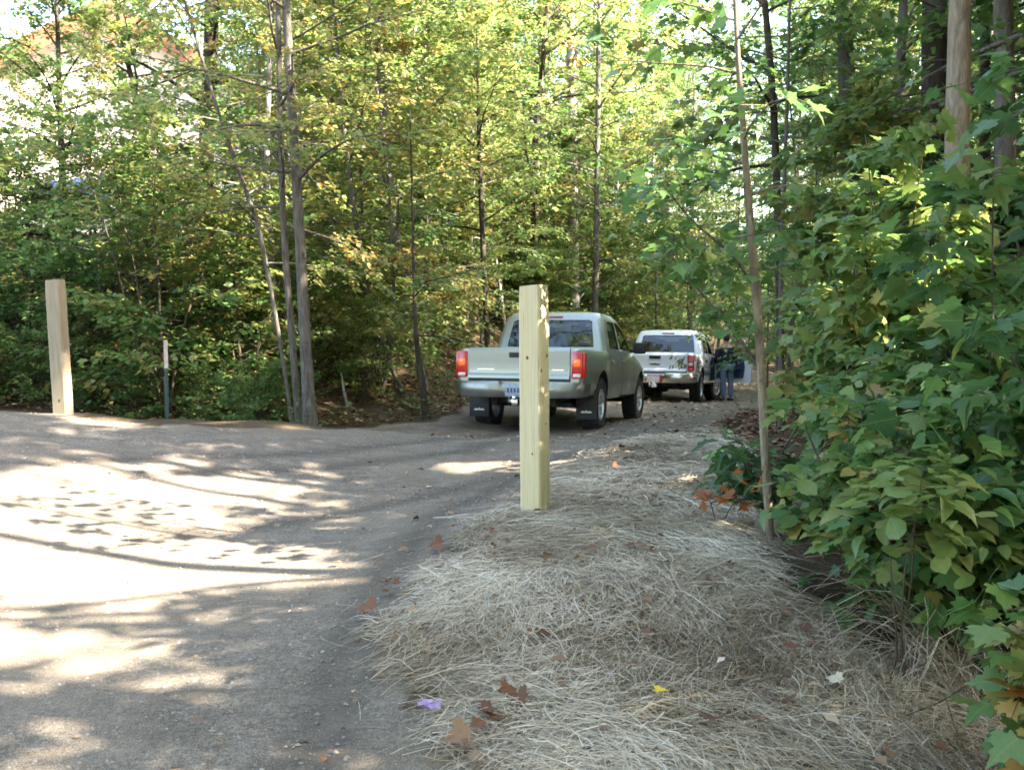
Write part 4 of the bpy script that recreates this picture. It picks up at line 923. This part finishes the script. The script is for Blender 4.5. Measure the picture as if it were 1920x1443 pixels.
sh4 = scatter(34, (3.2, 14), (8, 30), lambda x, y: clear_of_road(x, y, 1.4) and x > .29 * y + 1.7, 1.15, exist=docc)
for x, y in sh4: put(SP, int(g.choice([0, 1, 1])), x, y, g.uniform(0, 6.28), g.uniform(.8, 1.3) if y > 16 else g.uniform(.5, .72), "green bush in the understorey right of the track", "understorey bushes right of the track")

# ------------------------------------------------------------------ trees outside the frame on the sunny side; their crowns leave the gaps that make the sun patches
SUNNY = [(-250, 1010, 560, 75), (150, 1015, 300, 70), (420, 1035, 190, 36), (600, 1062, 120, 22), (60, 960, 130, 30), (150, 915, 80, 14), (330, 930, 100, 20), (470, 925, 90, 16), (380, 962, 70, 14), (120, 850, 80, 8), (40, 838, 60, 8), (300, 895, 60, 8), (520, 828, 50, 5), (360, 828, 40, 4),
 (40, 1165, 90, 40), (160, 1160, 80, 22), (310, 1180, 50, 18), (215, 1210, 60, 16), (420, 1220, 55, 20), (290, 1255, 70, 22), (120, 1255, 50, 16), (140, 1380, 70, 32), (420, 1395, 80, 28), (280, 1345, 50, 16), (680, 1385, 80, 30), (230, 1440, 60, 20), (0, 1250, 40, 30), (760, 1215, 34, 12), (555, 1350, 40, 12), (30, 1320, 40, 18)]
def sun_gap(P):
    k = (P[:, 2] - .25) / SUN[2]; Qg = P - SUN[None] * k[:, None]; u, v, d = to_px(Qg)
    lit = np.zeros(len(P)); 
    for a, b, ru, rv in SUNNY: lit = np.maximum(lit, 1.25 - np.sqrt(((u - a) / ru) ** 2 + ((v - b) / rv) ** 2))
    lit = np.where((d > 1), lit, 0)
    # gaps that let flecks of sun through to the right face of the tall post
    sh = SUN[:2]; rel = P[:, :2] - pb[None, :2]; kk = (rel @ sh) / (sh @ sh); lat = (rel[:, 0] * sh[1] - rel[:, 1] * sh[0]) / np.hypot(*sh); hz = P[:, 2] - SUN[2] * kk - pb[2]
    for z, rz, o in ((1.25, .12, .03), (1.07, .06, -.02), (.64, .11, .0), (.27, .05, .03)):
        lit = np.maximum(lit, 1.25 - np.hypot((lat - o) / .06, (hz - z) / rz))
    # sun flecks on the shrubs to the right of the straw
    for p, r_ in FLECKS:
        rl = P - p; kk = rl @ SUN; dd = np.linalg.norm(rl - kk[:, None] * SUN, axis=1); lit = np.maximum(lit, np.where(kk > 0, 1.25 - dd / r_, 0))
    return lit
FLECKS = [(at(u, v, d), r_) for u, v, d, r_ in ((1560, 310, 8.0, .27), (1640, 400, 7.8, .28), (1590, 470, 7.7, .22), (1700, 560, 7.2, .22), (1760, 420, 7.4, .3), (1530, 540, 8.2, .2), (1680, 800, 4.6, .16), (1850, 430, 7.0, .25), (1620, 640, 7.0, .25), (1560, 900, 5.2, .14), (1750, 700, 5.5, .14))] + [(at(u, v, d), r_) for u, v, d, r_ in ((90, 420, 15, .8), (200, 500, 14.5, .7), (330, 460, 16, .9), (420, 560, 15, .6), (480, 680, 14.5, .6), (620, 520, 16, .8), (700, 620, 17, .8), (660, 720, 15.5, .6), (780, 560, 18, .8), (850, 470, 20, .9), (560, 400, 15, .7), (250, 640, 14, .5), (380, 700, 13.6, .45), (840, 680, 17, .6), (730, 420, 18, .8), (40, 600, 14, .6), (450, 330, 18, .9), (600, 250, 18, .9))]
def keep_canopy(P, g): return g.random(len(P)) > np.clip(sun_gap(P) * 5, 0, 1)
OFF = [(7.5, 1.0, 14), (6.2, 3.4, 13), (9.5, 4.2, 16), (10.5, .0, 15), (9.0, -3.5, 15), (13.0, 2.0, 17), (13.5, 6.0, 17), (12.5, -2.5, 16), (9.0, 7.0, 15), (5.5, -2.0, 12), (8.2, 9.0, 15), (7.2, 5.4, 13), (11.5, 9.5, 16), (10.5, 12.0, 16), (8.0, 11.8, 13), (9.8, 14.8, 15), (11.5, 17.5, 16), (5.9, 9.2, 12.5), (7.0, 13.0, 13)]
for k, (x, y, H) in enumerate(OFF):
    g2 = np.random.default_rng(300 + k); b = gnd(x, y); P = [b + np.array((g2.normal(0, .012) * H * (i > 0), g2.normal(0, .012) * H * (i > 0), H * i / 9 - .1)) for i in range(10)]
    plant("shade_tree", "tall tree standing beside the straw bank, its crown shading the road", "tree", b, [(smooth_path(P, 16), np.linspace(1, .1, 16) * .16)],
          dict(cb=.26, nl=58, ll=4.2, nt=8, lpt=26, ls=.17, tone=.38, tvar=.1) if k < 16 else dict(cb=.30, nl=54, ll=3.6, nt=8, lpt=38, ls=.105, tone=.40, tvar=.1), T_FAR, M['leaf'], M['bark_grey'], 320 + k, "trees shading the road from the right", keep=keep_canopy, lit=sun_gap)

# ------------------------------------------------------------------ near shrubs and saplings on the right
def bush(name, label, u, v, d, n, h, spread, spec, tm, seed, bias=None, mat='leaf_near', wood='twig', r0=.011):
    b = at(u, v, d); b[2] = height(b[0], b[1]); g = np.random.default_rng(seed); S = []
    for i in range(n):
        a = i * 2.4 + g.uniform(0, 1); l = spread * g.uniform(.3, 1.0); hh = h * g.uniform(.65, 1.08)
        off = np.array((math.cos(a) * l, math.sin(a) * l, 0))
        if bias is not None: off = off + np.array((*bias, 0))
        P = [b + np.array((math.cos(a), math.sin(a), 0)) * .06 - np.array((0, 0, .06))]
        for k in range(1, 7): P.append(b + off * (k / 6) ** 1.3 + np.array((0, 0, hh * k / 6)) + g.normal(0, .02, 3))
        S.append((smooth_path(P, 10), np.linspace(r0, r0 * .3, 10)))
    return plant(name, label, "shrub", b, S, spec, tm, M[mat], M[wood], seed, leafpart="foliage", woodpart="stems", sides=6)
mp = dict(cb=.25, nl=8, ll=.5, el=(5, 40), nt=4, lpt=5, ls=.135, tone=.33, tvar=.13, twig_r=.003, ntilt=.40, hang=.45)
bush("maple_shrub", "large maple shrub with broad blue green leaves at the right edge", 1850, 1000, 5.6, 7, 2.2, .6, dict(mp, tone=.34, tvar=.16), T_MAPLE, 401)
bush("maple_shrub", "bright yellow green maple shrub behind the broad leaved one", 1660, 900, 7.6, 8, 2.75, .6, dict(mp, tone=.56, tvar=.08, lpt=9, ls=.11, ll=.5), T_MAPLE, 402)
bush("maple_shrub", "tall green maple shrub rising beside the brown grey trunk", 1850, 900, 7.6, 7, 2.35, .8, dict(mp, tone=.46, lpt=7, ll=.6), T_MAPLE, 403)
bush("compound_leaf_shrub", "small sapling with fans of yellow pointed leaves in the middle of the right shrubs", 1685, 1100, 4.1, 3, 1.15, .16, dict(cb=.72, nl=4, ll=.28, el=(0, 30), nt=3, lpt=6, ls=.10, tone=.585, tvar=.06, twig_r=.002, ntilt=.3, hang=.15), T_OVAL, 404, r0=.006)
bush("viburnum_shrub", "mixed green and yellow oval leaved shrub right of the leaning sapling's foot", 1610, 1110, 5.0, 7, .95, .36, dict(cb=.25, nl=5, ll=.34, nt=4, lpt=5, ls=.095, tone=.50, tvar=.18, twig_r=.0025), T_OVAL, 405)
bush("maple_shrub", "low dark green maple shrub above the dry grass tuft", 1740, 1150, 4.6, 7, .9, .36, dict(mp, ll=.32, ls=.10, tone=.36, tvar=.16), T_MAPLE, 406)
bush("viburnum_shrub", "green oval leaved shrub leaning in from the lower right edge", 1930, 1220, 4.2, 6, 1.1, .32, dict(cb=.3, nl=6, ll=.3, nt=4, lpt=6, ls=.10, tone=.30, tvar=.14, twig_r=.0025), T_OVAL, 407)
bush("maple_shrub", "yellowing shrub cropped by the lower right corner", 2110, 1400, 3.1, 4, 1.0, .2, dict(mp, ll=.24, ls=.095, tone=.52, tvar=.18, lpt=4, cb=.45), T_MAPLE, 408, bias=(-.15, 0))
bush("oak_seedling", "small dark green lobed seedling at the left foot of the leaning sapling", 1405, 950, 6.9, 4, .42, .16, dict(cb=.35, nl=5, ll=.16, nt=3, lpt=4, ls=.15, tone=.10, tvar=.05, twig_r=.003, hang=.3), T_OAK, 409)
bush("maple_shrub", "dim green shrub between the leaning sapling and the big maple shrub", 1600, 850, 8.4, 6, 1.7, .4, dict(mp, tone=.36, ll=.42, ls=.11, lpt=6), T_MAPLE, 410)
bush("red_seedling", "tiny seedling with pink red leaves on the straw beside the leaning sapling", 1350, 1015, 6.0, 2, .24, .16, dict(cb=.7, nl=3, ll=.07, nt=2, lpt=3, ls=.06, tone=.98, tvar=.03, twig_r=.002), T_MAPLE, 411, r0=.005)
bush("maple_shrub", "leafy maple shrub filling the right edge just above the oval leaves", 1990, 1060, 4.6, 6, 1.7, .45, dict(mp, tone=.32, ls=.13, ll=.4), T_MAPLE, 412)
bush("hazel_shrub", "thin open shrub with round green leaves beyond the viburnum", 1600, 960, 6.6, 6, 1.1, .3, dict(cb=.2, nl=5, ll=.28, nt=4, lpt=5, ls=.095, tone=.42, tvar=.12, twig_r=.0025), T_OVAL, 413)
bush("maple_shrub", "green shrub behind the viburnum with tips of orange", 1700, 960, 6.0, 7, 1.4, .42, dict(mp, tone=.42, tvar=.16, ll=.36, ls=.11), T_MAPLE, 414)
# overhanging branch top right
P, rr = trunk([(2150, 900, 40), (2100, 500, 38), (2080, 100, 34)], 5.0, None, 6.5)
plant("maple_sapling", "broad leaved sapling whose blue green leaves hang in at the upper right edge", "tree", P[0], [(P, rr * .5)], dict(cb=.22, nl=14, ll=.75, el=(0, 40), nt=4, lpt=5, ls=.13, tone=.16, tvar=.08, twig_r=.004, hang=.4, az_bias=(math.pi, .9)), T_MAPLE, M['leaf_near'], M['bark_grey'], 420, keep=keep_canopy)
# the leaning sapling
P, rr = trunk([(1448, 1062, 15), (1436, 900, 17), (1428, 700, 18), (1420, 560, 18), (1405, 400, 15), (1390, 200, 12), (1380, 60, 9)], 5.7, None, 4.3)
rr = np.minimum(rr, .03)
sap = plant("leaning_sapling", "slender leaning sapling with pale bare stem rising from the straw bank", "tree", P[0], [(P, rr)], dict(cb=.50, nl=13, ll=.75, el=(15, 50), nt=4, lpt=5, ls=.085, tone=.36, tvar=.10, twig_r=.0028, hang=.3), T_MAPLE, M['leaf_near'], M['bark_tan'], 421)
# low spray of leaves that reaches in front of the white truck
def spray(name, label, pts_px, d, spec, tm, seed, r=.009):
    Pp = smooth_path([at(u, v, d) for u, v in pts_px], 12)
    return plant(name, label, "branch", Pp[0], [(Pp, np.linspace(r, .003, 12))], spec, tm, M['leaf_near'], M['bark_grey'], seed, leafpart="foliage", woodpart="bough", sides=5)
b0 = interp_path(P, rr, .42)[0]
spray("leafy_bough", "leafy bough reaching left from the sapling, in front of the white pickup", [(1424, 685), (1382, 630), (1332, 568), (1272, 500), (1220, 430)], 5.75, dict(cb=.25, nl=10, ll=.26, el=(8, 50), nt=4, lpt=5, ls=.07, tone=.42, tvar=.10, twig_r=.0022, hang=.3), T_MAPLE, 422)
spray("leafy_bough", "second bough of green leaves above the person's head, left of the sapling stem", [(1416, 540), (1370, 470), (1300, 420), (1230, 330)], 5.8, dict(cb=.1, nl=16, ll=.42, el=(-5, 35), nt=3, lpt=5, ls=.075, tone=.38, tvar=.10, twig_r=.0022, hang=.3), T_MAPLE, 423)
# a screen of mid-distance saplings between the near shrubs and the wood
for k, (u, d, H, tone, lab) in enumerate([(1290, 36.0, 8.0, .42, "green sapling behind the white pickup's cab, upper middle"), (1520, 15.0, 6.0, .40, "green sapling behind the leaning sapling's top"), (1610, 11.5, 3.9, .54, "yellow green sapling under the straight grey trunk"), (1660, 12.0, 3.4, .40, "sapling with drooping leaves below the mottled slim trunk"), (1230, 33.0, 9.0, .50, "sunlit green sapling far behind the white pickup"), (1720, 9.5, 2.7, .42, "leafy sapling in front of the black trunk"), (1890, 9.0, 2.6, .34, "leafy sapling below the right edge trunk"), (1465, 12.8, 8.5, .47, "green maple overhanging the track above the person, its leaves behind the leaning sapling"), (1485, 24.0, 12.0, .48, "tall pale green tree on the right verge of the track beyond the person"), (1440, 34.0, 13.0, .52, "bright green tree at the far bend of the track"), (1380, 39.0, 14.0, .54, "tall bright tree beyond the white pickup, right of its cab"), (1480, 18.5, 8.0, .44, "pale green tree where the track bends behind the bent slim trunk")]):
    x = (u - 960) / FPX * d; b = gnd(x, d); g2 = np.random.default_rng(500 + k)
    Pq = [b + np.array((g2.normal(0, .02) * i, g2.normal(0, .02) * i, H * i / 9 - .1)) for i in range(10)]
    plant("green_sapling", lab, "tree", b, [(smooth_path(Pq, 14), np.linspace(1, .15, 14) * .04)], dict(cb=.40 if 'overhanging' in lab else .14, nl=30, ll=1.7 * min(1.4, H / 6.5), el=(5, 45), nt=6, lpt=18, ls=.10 if d < 20 else .12, tone=tone, tvar=.10, twig_r=.004, hang=.35), T_FAR if d > 13 else T_MAPLE, M['leaf'], M['bark_grey'], 520 + k)

# ------------------------------------------------------------------ straw, litter, undergrowth (uncountable)
def ribbons(P, az, L, w, lift, tone, g):
    """thin bent blades lying at random angles"""
    n = len(P); K = 5; s = np.linspace(-.5, .5, K)
    d = np.stack([np.cos(az), np.sin(az)], 1); bend = g.normal(0, .09, n) * (1 + 2.5 * (g.random(n) < .15)); tilt = g.normal(0, .10, n)
    x = P[:, 0:1] + d[:, 0:1] * s * L[:, None] - d[:, 1:2] * (s ** 2 * 4 * bend[:, None] * L[:, None] * .5)
    y = P[:, 1:2] + d[:, 1:2] * s * L[:, None] + d[:, 0:1] * (s ** 2 * 4 * bend[:, None] * L[:, None] * .5)
    z = height(x, y) + .045 + lift[:, None] + s * tilt[:, None] * L[:, None] - np.abs(s) * L[:, None] * .10 + g.normal(0, .004, (n, K))
    z = np.maximum(z, height(x, y) + .004)
    side = np.stack([-d[:, 1], d[:, 0], g.normal(0, .6, n)], 1); side = unit(side) * w[:, None] * .5
    C = np.stack([x, y, z], -1); A = C + side[:, None]; B = C - side[:, None]
    V = np.stack([A, B], 2).reshape(-1, 3); i = np.arange(n)[:, None] * K * 2 + np.arange(K - 1)[None] * 2
    F = np.stack([i, i + 1, i + 3, i + 2], -1).reshape(-1, 4)
    return V, F, np.repeat(tone, K * 2)
g = np.random.default_rng(9)
mb = MB()
for n, (xr, yr), w in ((140000, ((-1.6, 2.6), (2.5, 6.2)), .0021), (90000, ((-1.2, 3.4), (6.0, 10)), .0034), (30000, ((.2, 4.5), (10, 15)), .006)):
    x = g.uniform(*xr, n); y = g.uniform(*yr, n); z = height(x, y)
    jt = np.where(g.random(n) < .06, .26, .05); xx = x + .10 * wob(x, y, 6.0, 1) + g.normal(0, 1, n) * jt; yy = y + .10 * wob(x, y, 5.3, 5) + g.normal(0, 1, n) * jt
    k = straw_mask(xx, yy, z); k &= g.random(n) < .72 + .5 * wob(x, y, 3.3, 6); x, y = x[k], y[k]; m = len(x)
    cl = .5 + .5 * wob(x, y, 2.4, 3); az = wob(x, y, 1.3, 8) * 1.8 + wob(x, y, 4.0, 2) * .6 + g.normal(0, .75, m)
    V_, F_, T_ = ribbons(np.stack([x, y], 1), az, g.gamma(2.2, .065, m).clip(.03, .42), w * g.uniform(.6, 1.4, m), np.where(jt[k] > .1, -.04, np.abs(g.normal(0, .020, m)) * (.6 + cl)), np.clip(g.beta(1.8, 1.8, m) * .75 + .45 * cl - .12 + .10 * wob(x, y, 6.1, 2), 0, 1), g)
    mb.block(V_, F_, np.full(len(F_), 4), T_)
straw = mb.build("straw", M['straw'], None, False); tag(straw, "pale dry straw mulch spread thickly over the bank", "straw", kind='stuff')
# dry grass tuft arching over the ditch
tb = at(1775, 1330, 4.25); tb[2] = height(tb[0], tb[1]); mb = MB()
for k in range(380):
    a = g.normal(3.5, 1.3); L = min(max(g.gamma(4, .10), .12), .8); q = np.linspace(0, 1, 6); o = g.normal(0, .09, 3) * (1, 1, .2)
    P_ = tb + o + np.stack([np.cos(a) * L * q, np.sin(a) * L * q * .6, L * (g.uniform(.9, 2.0) * q - g.uniform(1.1, 1.7) * q ** 2)], 1) + np.cumsum(g.normal(0, .014, (6, 3)), 0); P_[:, 2] = np.maximum(P_[:, 2], height(P_[:, 0], P_[:, 1]) + .01)
    mb.tube(P_, np.linspace(.0021, .0008, 6), 3, float(np.clip(g.normal(.45, .2), 0, 1)), False)
o = mb.build("dry_grass_tuft", M['straw'], None); tag(o, "arched tuft of dry brown grass at the edge of the ditch, lower right", "grass tuft")
# leaf litter
mb = MB()
def litter(n, xr, yr, ok, size, tone_mu, up=.02, tm=T_FAR):
    x = g.uniform(*xr, n); y = g.uniform(*yr, n); z = height(x, y); k = ok(x, y, z); x, y, z = x[k], y[k], z[k]; n = len(x); a = g.uniform(0, 6.28, n)
    D = np.stack([np.cos(a), np.sin(a), g.normal(0, .15, n)], 1); N = unit(np.array((0, 0, 1.0)) + g.normal(0, .3, (n, 3)))
    mb.leaves(np.stack([x, y, z + up + .02 * g.random(n)], 1), D, N, size * g.uniform(.5, 1.3, n), tm, np.clip(g.normal(tone_mu, .2, n), 0, .95))
offr = lambda x, y, z: ~road_mask(x, y, z) & ~straw_mask(x, y, z)
litter(22000, (-9, 4), (12.5, 24), offr, .085, .38, .05); litter(14000, (2, 12), (4, 26), offr, .09, .35, .05)
litter(4500, (1, 12), (12, 40), lambda x, y, z: np.ones_like(x, bool), .08, .55, .012)
litter(2600, (-5, 2), (2.7, 14), lambda x, y, z: road_mask(x, y, z) & (g.random(len(x)) < np.clip(.10 + .7 * (x + 1.7), .03, .95)), .022, .35, .004)
litter(700, (-4, 2), (3, 14), lambda x, y, z: road_mask(x, y, z) & (g.random(len(x)) < np.clip(.15 + .5 * (x + 1.6), .04, .9)), .055, .5, .012)
litter(420, (-1, 3), (2.6, 9), straw_mask, .065, .3, .075)
lit = mb.build("leaf_litter", M['dead']); tag(lit, "brown leaf litter scattered over the woodland floor and verges", "leaf litter", kind='stuff')
# undergrowth
mb = MB()
def under(n, xr, yr, ok, size, tone, hmax):
    x = g.uniform(*xr, n); y = g.uniform(*yr, n); z = height(x, y); cl = wob(x, y, 1.9, 4) + .6 * wob(x, y, 4.5, 1); k = ok(x, y, z) & (cl > -.15); x, y, z, cl = x[k], y[k], z[k], cl[k]; n = len(x); a = g.uniform(0, 6.28, n)
    D = np.stack([np.cos(a), np.sin(a), g.normal(.1, .3, n)], 1); N = unit(np.array((0, 0, 1.0)) + g.normal(0, .45, (n, 3)))
    mb.leaves(np.stack([x, y, z + hmax * g.random(n) ** 1.3 * (.5 + .5 * np.clip(cl, 0, 1)) + .03], 1), D, N, size * g.uniform(.5, 1.3, n), T_FAR, np.clip(tone + .12 * cl + g.normal(0, .1, n), 0, .9))
under(26000, (-14, 0), (12.3, 24), offr, .075, .36, .45); under(20000, (1.6, 8), (4.0, 16), lambda x, y, z: offr(x, y, z) & (x > .3 * y + .6), .07, .30, .40); under(16000, (-3, 16), (16, 45), offr, .09, .42, .6)
n = 26000; aa = g.uniform(-.62, .62, n); rr_ = g.uniform(66, 100, n); x = rr_ * np.sin(aa); y = rr_ * np.cos(aa); z = height(x, y)
und = mb.build("undergrowth", M['leaf']); tag(und, "low green undergrowth covering the bank and woodland floor", "undergrowth", kind='stuff')
mbf = MB(); cl = .5 + .5 * wob(x, y, .35, 2) ; D = unit(g.normal(0, 1, (n, 3))); N = unit(np.array((0, -.3, 1.0)) + g.normal(0, .5, (n, 3)))
mbf.leaves(np.stack([x, y, z + (2 + 5.5 * cl) * g.random(n)], 1), D, N, g.uniform(.35, .9, n), T_FAR, np.clip(.45 + .2 * (cl - .5) + g.normal(0, .1, n), 0, .9))
fw = mbf.build("distant_foliage", M['leaf']); tag(fw, "distant green wood closing the view on the rise", "wood", kind='stuff')
# loose gravel
mb = MB(); n = 60000; x = g.uniform(-7, 1.5, n); y = 2.6 + 10 * g.random(n) ** 1.5; z = height(x, y); k = road_mask(x, y, z); x, y, z = x[k], y[k], z[k]; n = len(x)
oc = np.array([(1, 0, 0), (0, 1, 0), (-1, 0, 0), (0, -1, 0), (0, 0, .7), (0, 0, -.5)]); of = np.array([(0, 1, 4), (1, 2, 4), (2, 3, 4), (3, 0, 4), (1, 0, 5), (2, 1, 5), (3, 2, 5), (0, 3, 5)])
sz = .0025 + .011 * g.random(n) ** 6; Vg = (np.stack([x, y, z - .001], 1)[:, None] + oc[None] * sz[:, None, None] * g.uniform(.6, 1.4, (n, 6, 1))).reshape(-1, 3)
mb.block(Vg, (np.arange(n)[:, None, None] * 6 + of[None]).reshape(-1, 3), np.full(n * 8, 3)); M['stone'] = simple("stone", (.23, .212, .19), .9, nscale=9, namt=.5)
gv = mb.build("gravel", M['stone'], None, False); tag(gv, "loose grey gravel on the dirt road", "gravel", kind='stuff')

# single fallen leaves and scraps one can point to
def fallen(name, label, u, v, size, tone, tm, az, group=None, mat='dead', lift=.05, curl=.3):
    p = on_ground(u, v, 2.4, 20); b = MB(); a = R(az)
    tv = tm[0].copy(); tv[:, 2] = tv[:, 2] * 1.5 + .9 * curl * tv[:, 0] ** 2 * 2 - .8 * curl * (tv[:, 1] - .4) ** 2 + .05 * np.sin(tv[:, 1] * 11 + az) * np.abs(tv[:, 0])
    b.leaves(np.zeros((1, 3)), np.array([(math.cos(a), math.sin(a), .12 * math.sin(az))]), unit(np.array([(curl * .6 * math.cos(az * 3), -.3 + .4 * math.sin(az * 2), 1.0)])), size * .82, (tv, tm[1], tm[2]), tone)
    o = b.build(name, M[mat]); o.location = p + np.array((0, 0, lift)); return tag(o, label, "fallen leaf", group)
fallen("fallen_leaf", "bright yellow leaf lying on the straw near the bottom edge", 1230, 1348, .075, 1.0, T_MAPLE, 20, lift=.10)
fallen("fallen_leaf", "tan oval leaf standing on the straw above the brown leaves", 928, 1340, .085, .78, T_OVAL, 70, lift=.09)
fallen("fallen_leaf", "tan oval leaf on the straw right of the brown leaves", 1080, 1335, .08, .76, T_OVAL, 110, lift=.09)
fallen("fallen_leaf", "pale curled leaf on the shaded gravel", 540, 1148, .07, .93, T_OVAL, 55, lift=-.004)
fallen("fallen_leaf", "brown curled leaf on the gravel at the bottom", 556, 1382, .11, .22, T_MAPLE, 10, lift=-.012)
fallen("fallen_leaf", "pale tan leaf on the straw near the dry grass tuft", 1575, 1320, .085, .86, T_MAPLE, 140, lift=.09)
fallen("fallen_leaf", "ochre leaf on the straw left of the pale tan leaf", 1515, 1325, .07, .72, T_OAK, 0, lift=.09)
for u, v, s, tn, az in ((900, 1385, .12, .14, 10), (930, 1400, .11, .2, 80), (985, 1362, .10, .16, 150), (945, 1350, .09, .25, 40), (880, 1430, .12, .5, 200)):
    fallen("fallen_leaf", "dark red brown leaf in the drift at the bottom middle of the straw", u, v, s, tn, T_MAPLE, az, "red brown leaves at the bottom of the straw", lift=.10)
for u, v, s, tn, az in ((748, 1112, .11, .2, 170), (700, 1160, .12, .3, 160), (740, 1225, .12, .62, 30), (770, 1215, .11, .7, 90), (830, 1035, .12, .25, 175), (690, 1168, .10, .4, 60)):
    fallen("fallen_leaf", "brown leaf along the left margin of the straw", u, v, s, tn, T_MAPLE, az, "brown leaves along the straw margin", lift=.05)
for u, v, tn, az in ((1330, 1398, .12, 60), (1480, 1255, .2, 20), (1475, 1358, .13, 100), (1150, 895, .15, 15)):
    fallen("fallen_leaf", "single dark red brown leaf sunk in the straw", u, v, .10, tn, T_MAPLE, az, "scattered dark leaves on the straw", lift=.09)
M['lilac'] = simple("lilac", (.40, .27, .52), .6)
p = on_ground(805, 1356, 2.4, 8); bm = bmesh.new(); bmesh.ops.create_grid(bm, x_segments=5, y_segments=4, size=.5); g_ = random.Random(5)
for v in bm.verts: v.co = Vector((v.co.x * .075 + g_.uniform(-.006, .006), v.co.y * .06 + g_.uniform(-.006, .006), g_.uniform(0, .02)))
o = bm_obj("paper_scrap", bm, M['lilac'], None, 20); o.location = p + np.array((0, 0, .06)); tag(o, "crumpled lilac scrap at the edge of the straw near the bottom", "scrap")
def stick(label, pts, d, r, mat='twig'):
    b = MB(); P_ = smooth_path([at(u, v, d + q) for u, v, q in pts], 10); b.tube(P_ - P_[0], np.linspace(r, r * .4, 10), 5); o = b.build("fallen_branch", M[mat], None, True); o.location = P_[0]; tag(o, label, "branch")
stick("bare dark diagonal stick leaning among the shrubs right of the sapling", [(1465, 850, 0), (1510, 775, .05), (1560, 730, .1), (1605, 680, .15)], 6.8, .008)
stick("long thin twig arching over the ditch at the lower right", [(1905, 1235, 0), (1820, 1275, -.1), (1780, 1310, -.15), (1700, 1340, -.2)], 3.7, .004)
stick("thin bare twig hanging down beside the dry grass tuft", [(1770, 1300, 0), (1800, 1390, -.15), (1840, 1470, -.25)], 3.6, .003)
stick("short pale dead snag standing on the slope right of the stem clump", [(652, 762, 0), (645, 735, 0), (640, 700, .0)], 14.5, .03, 'bark_pale')
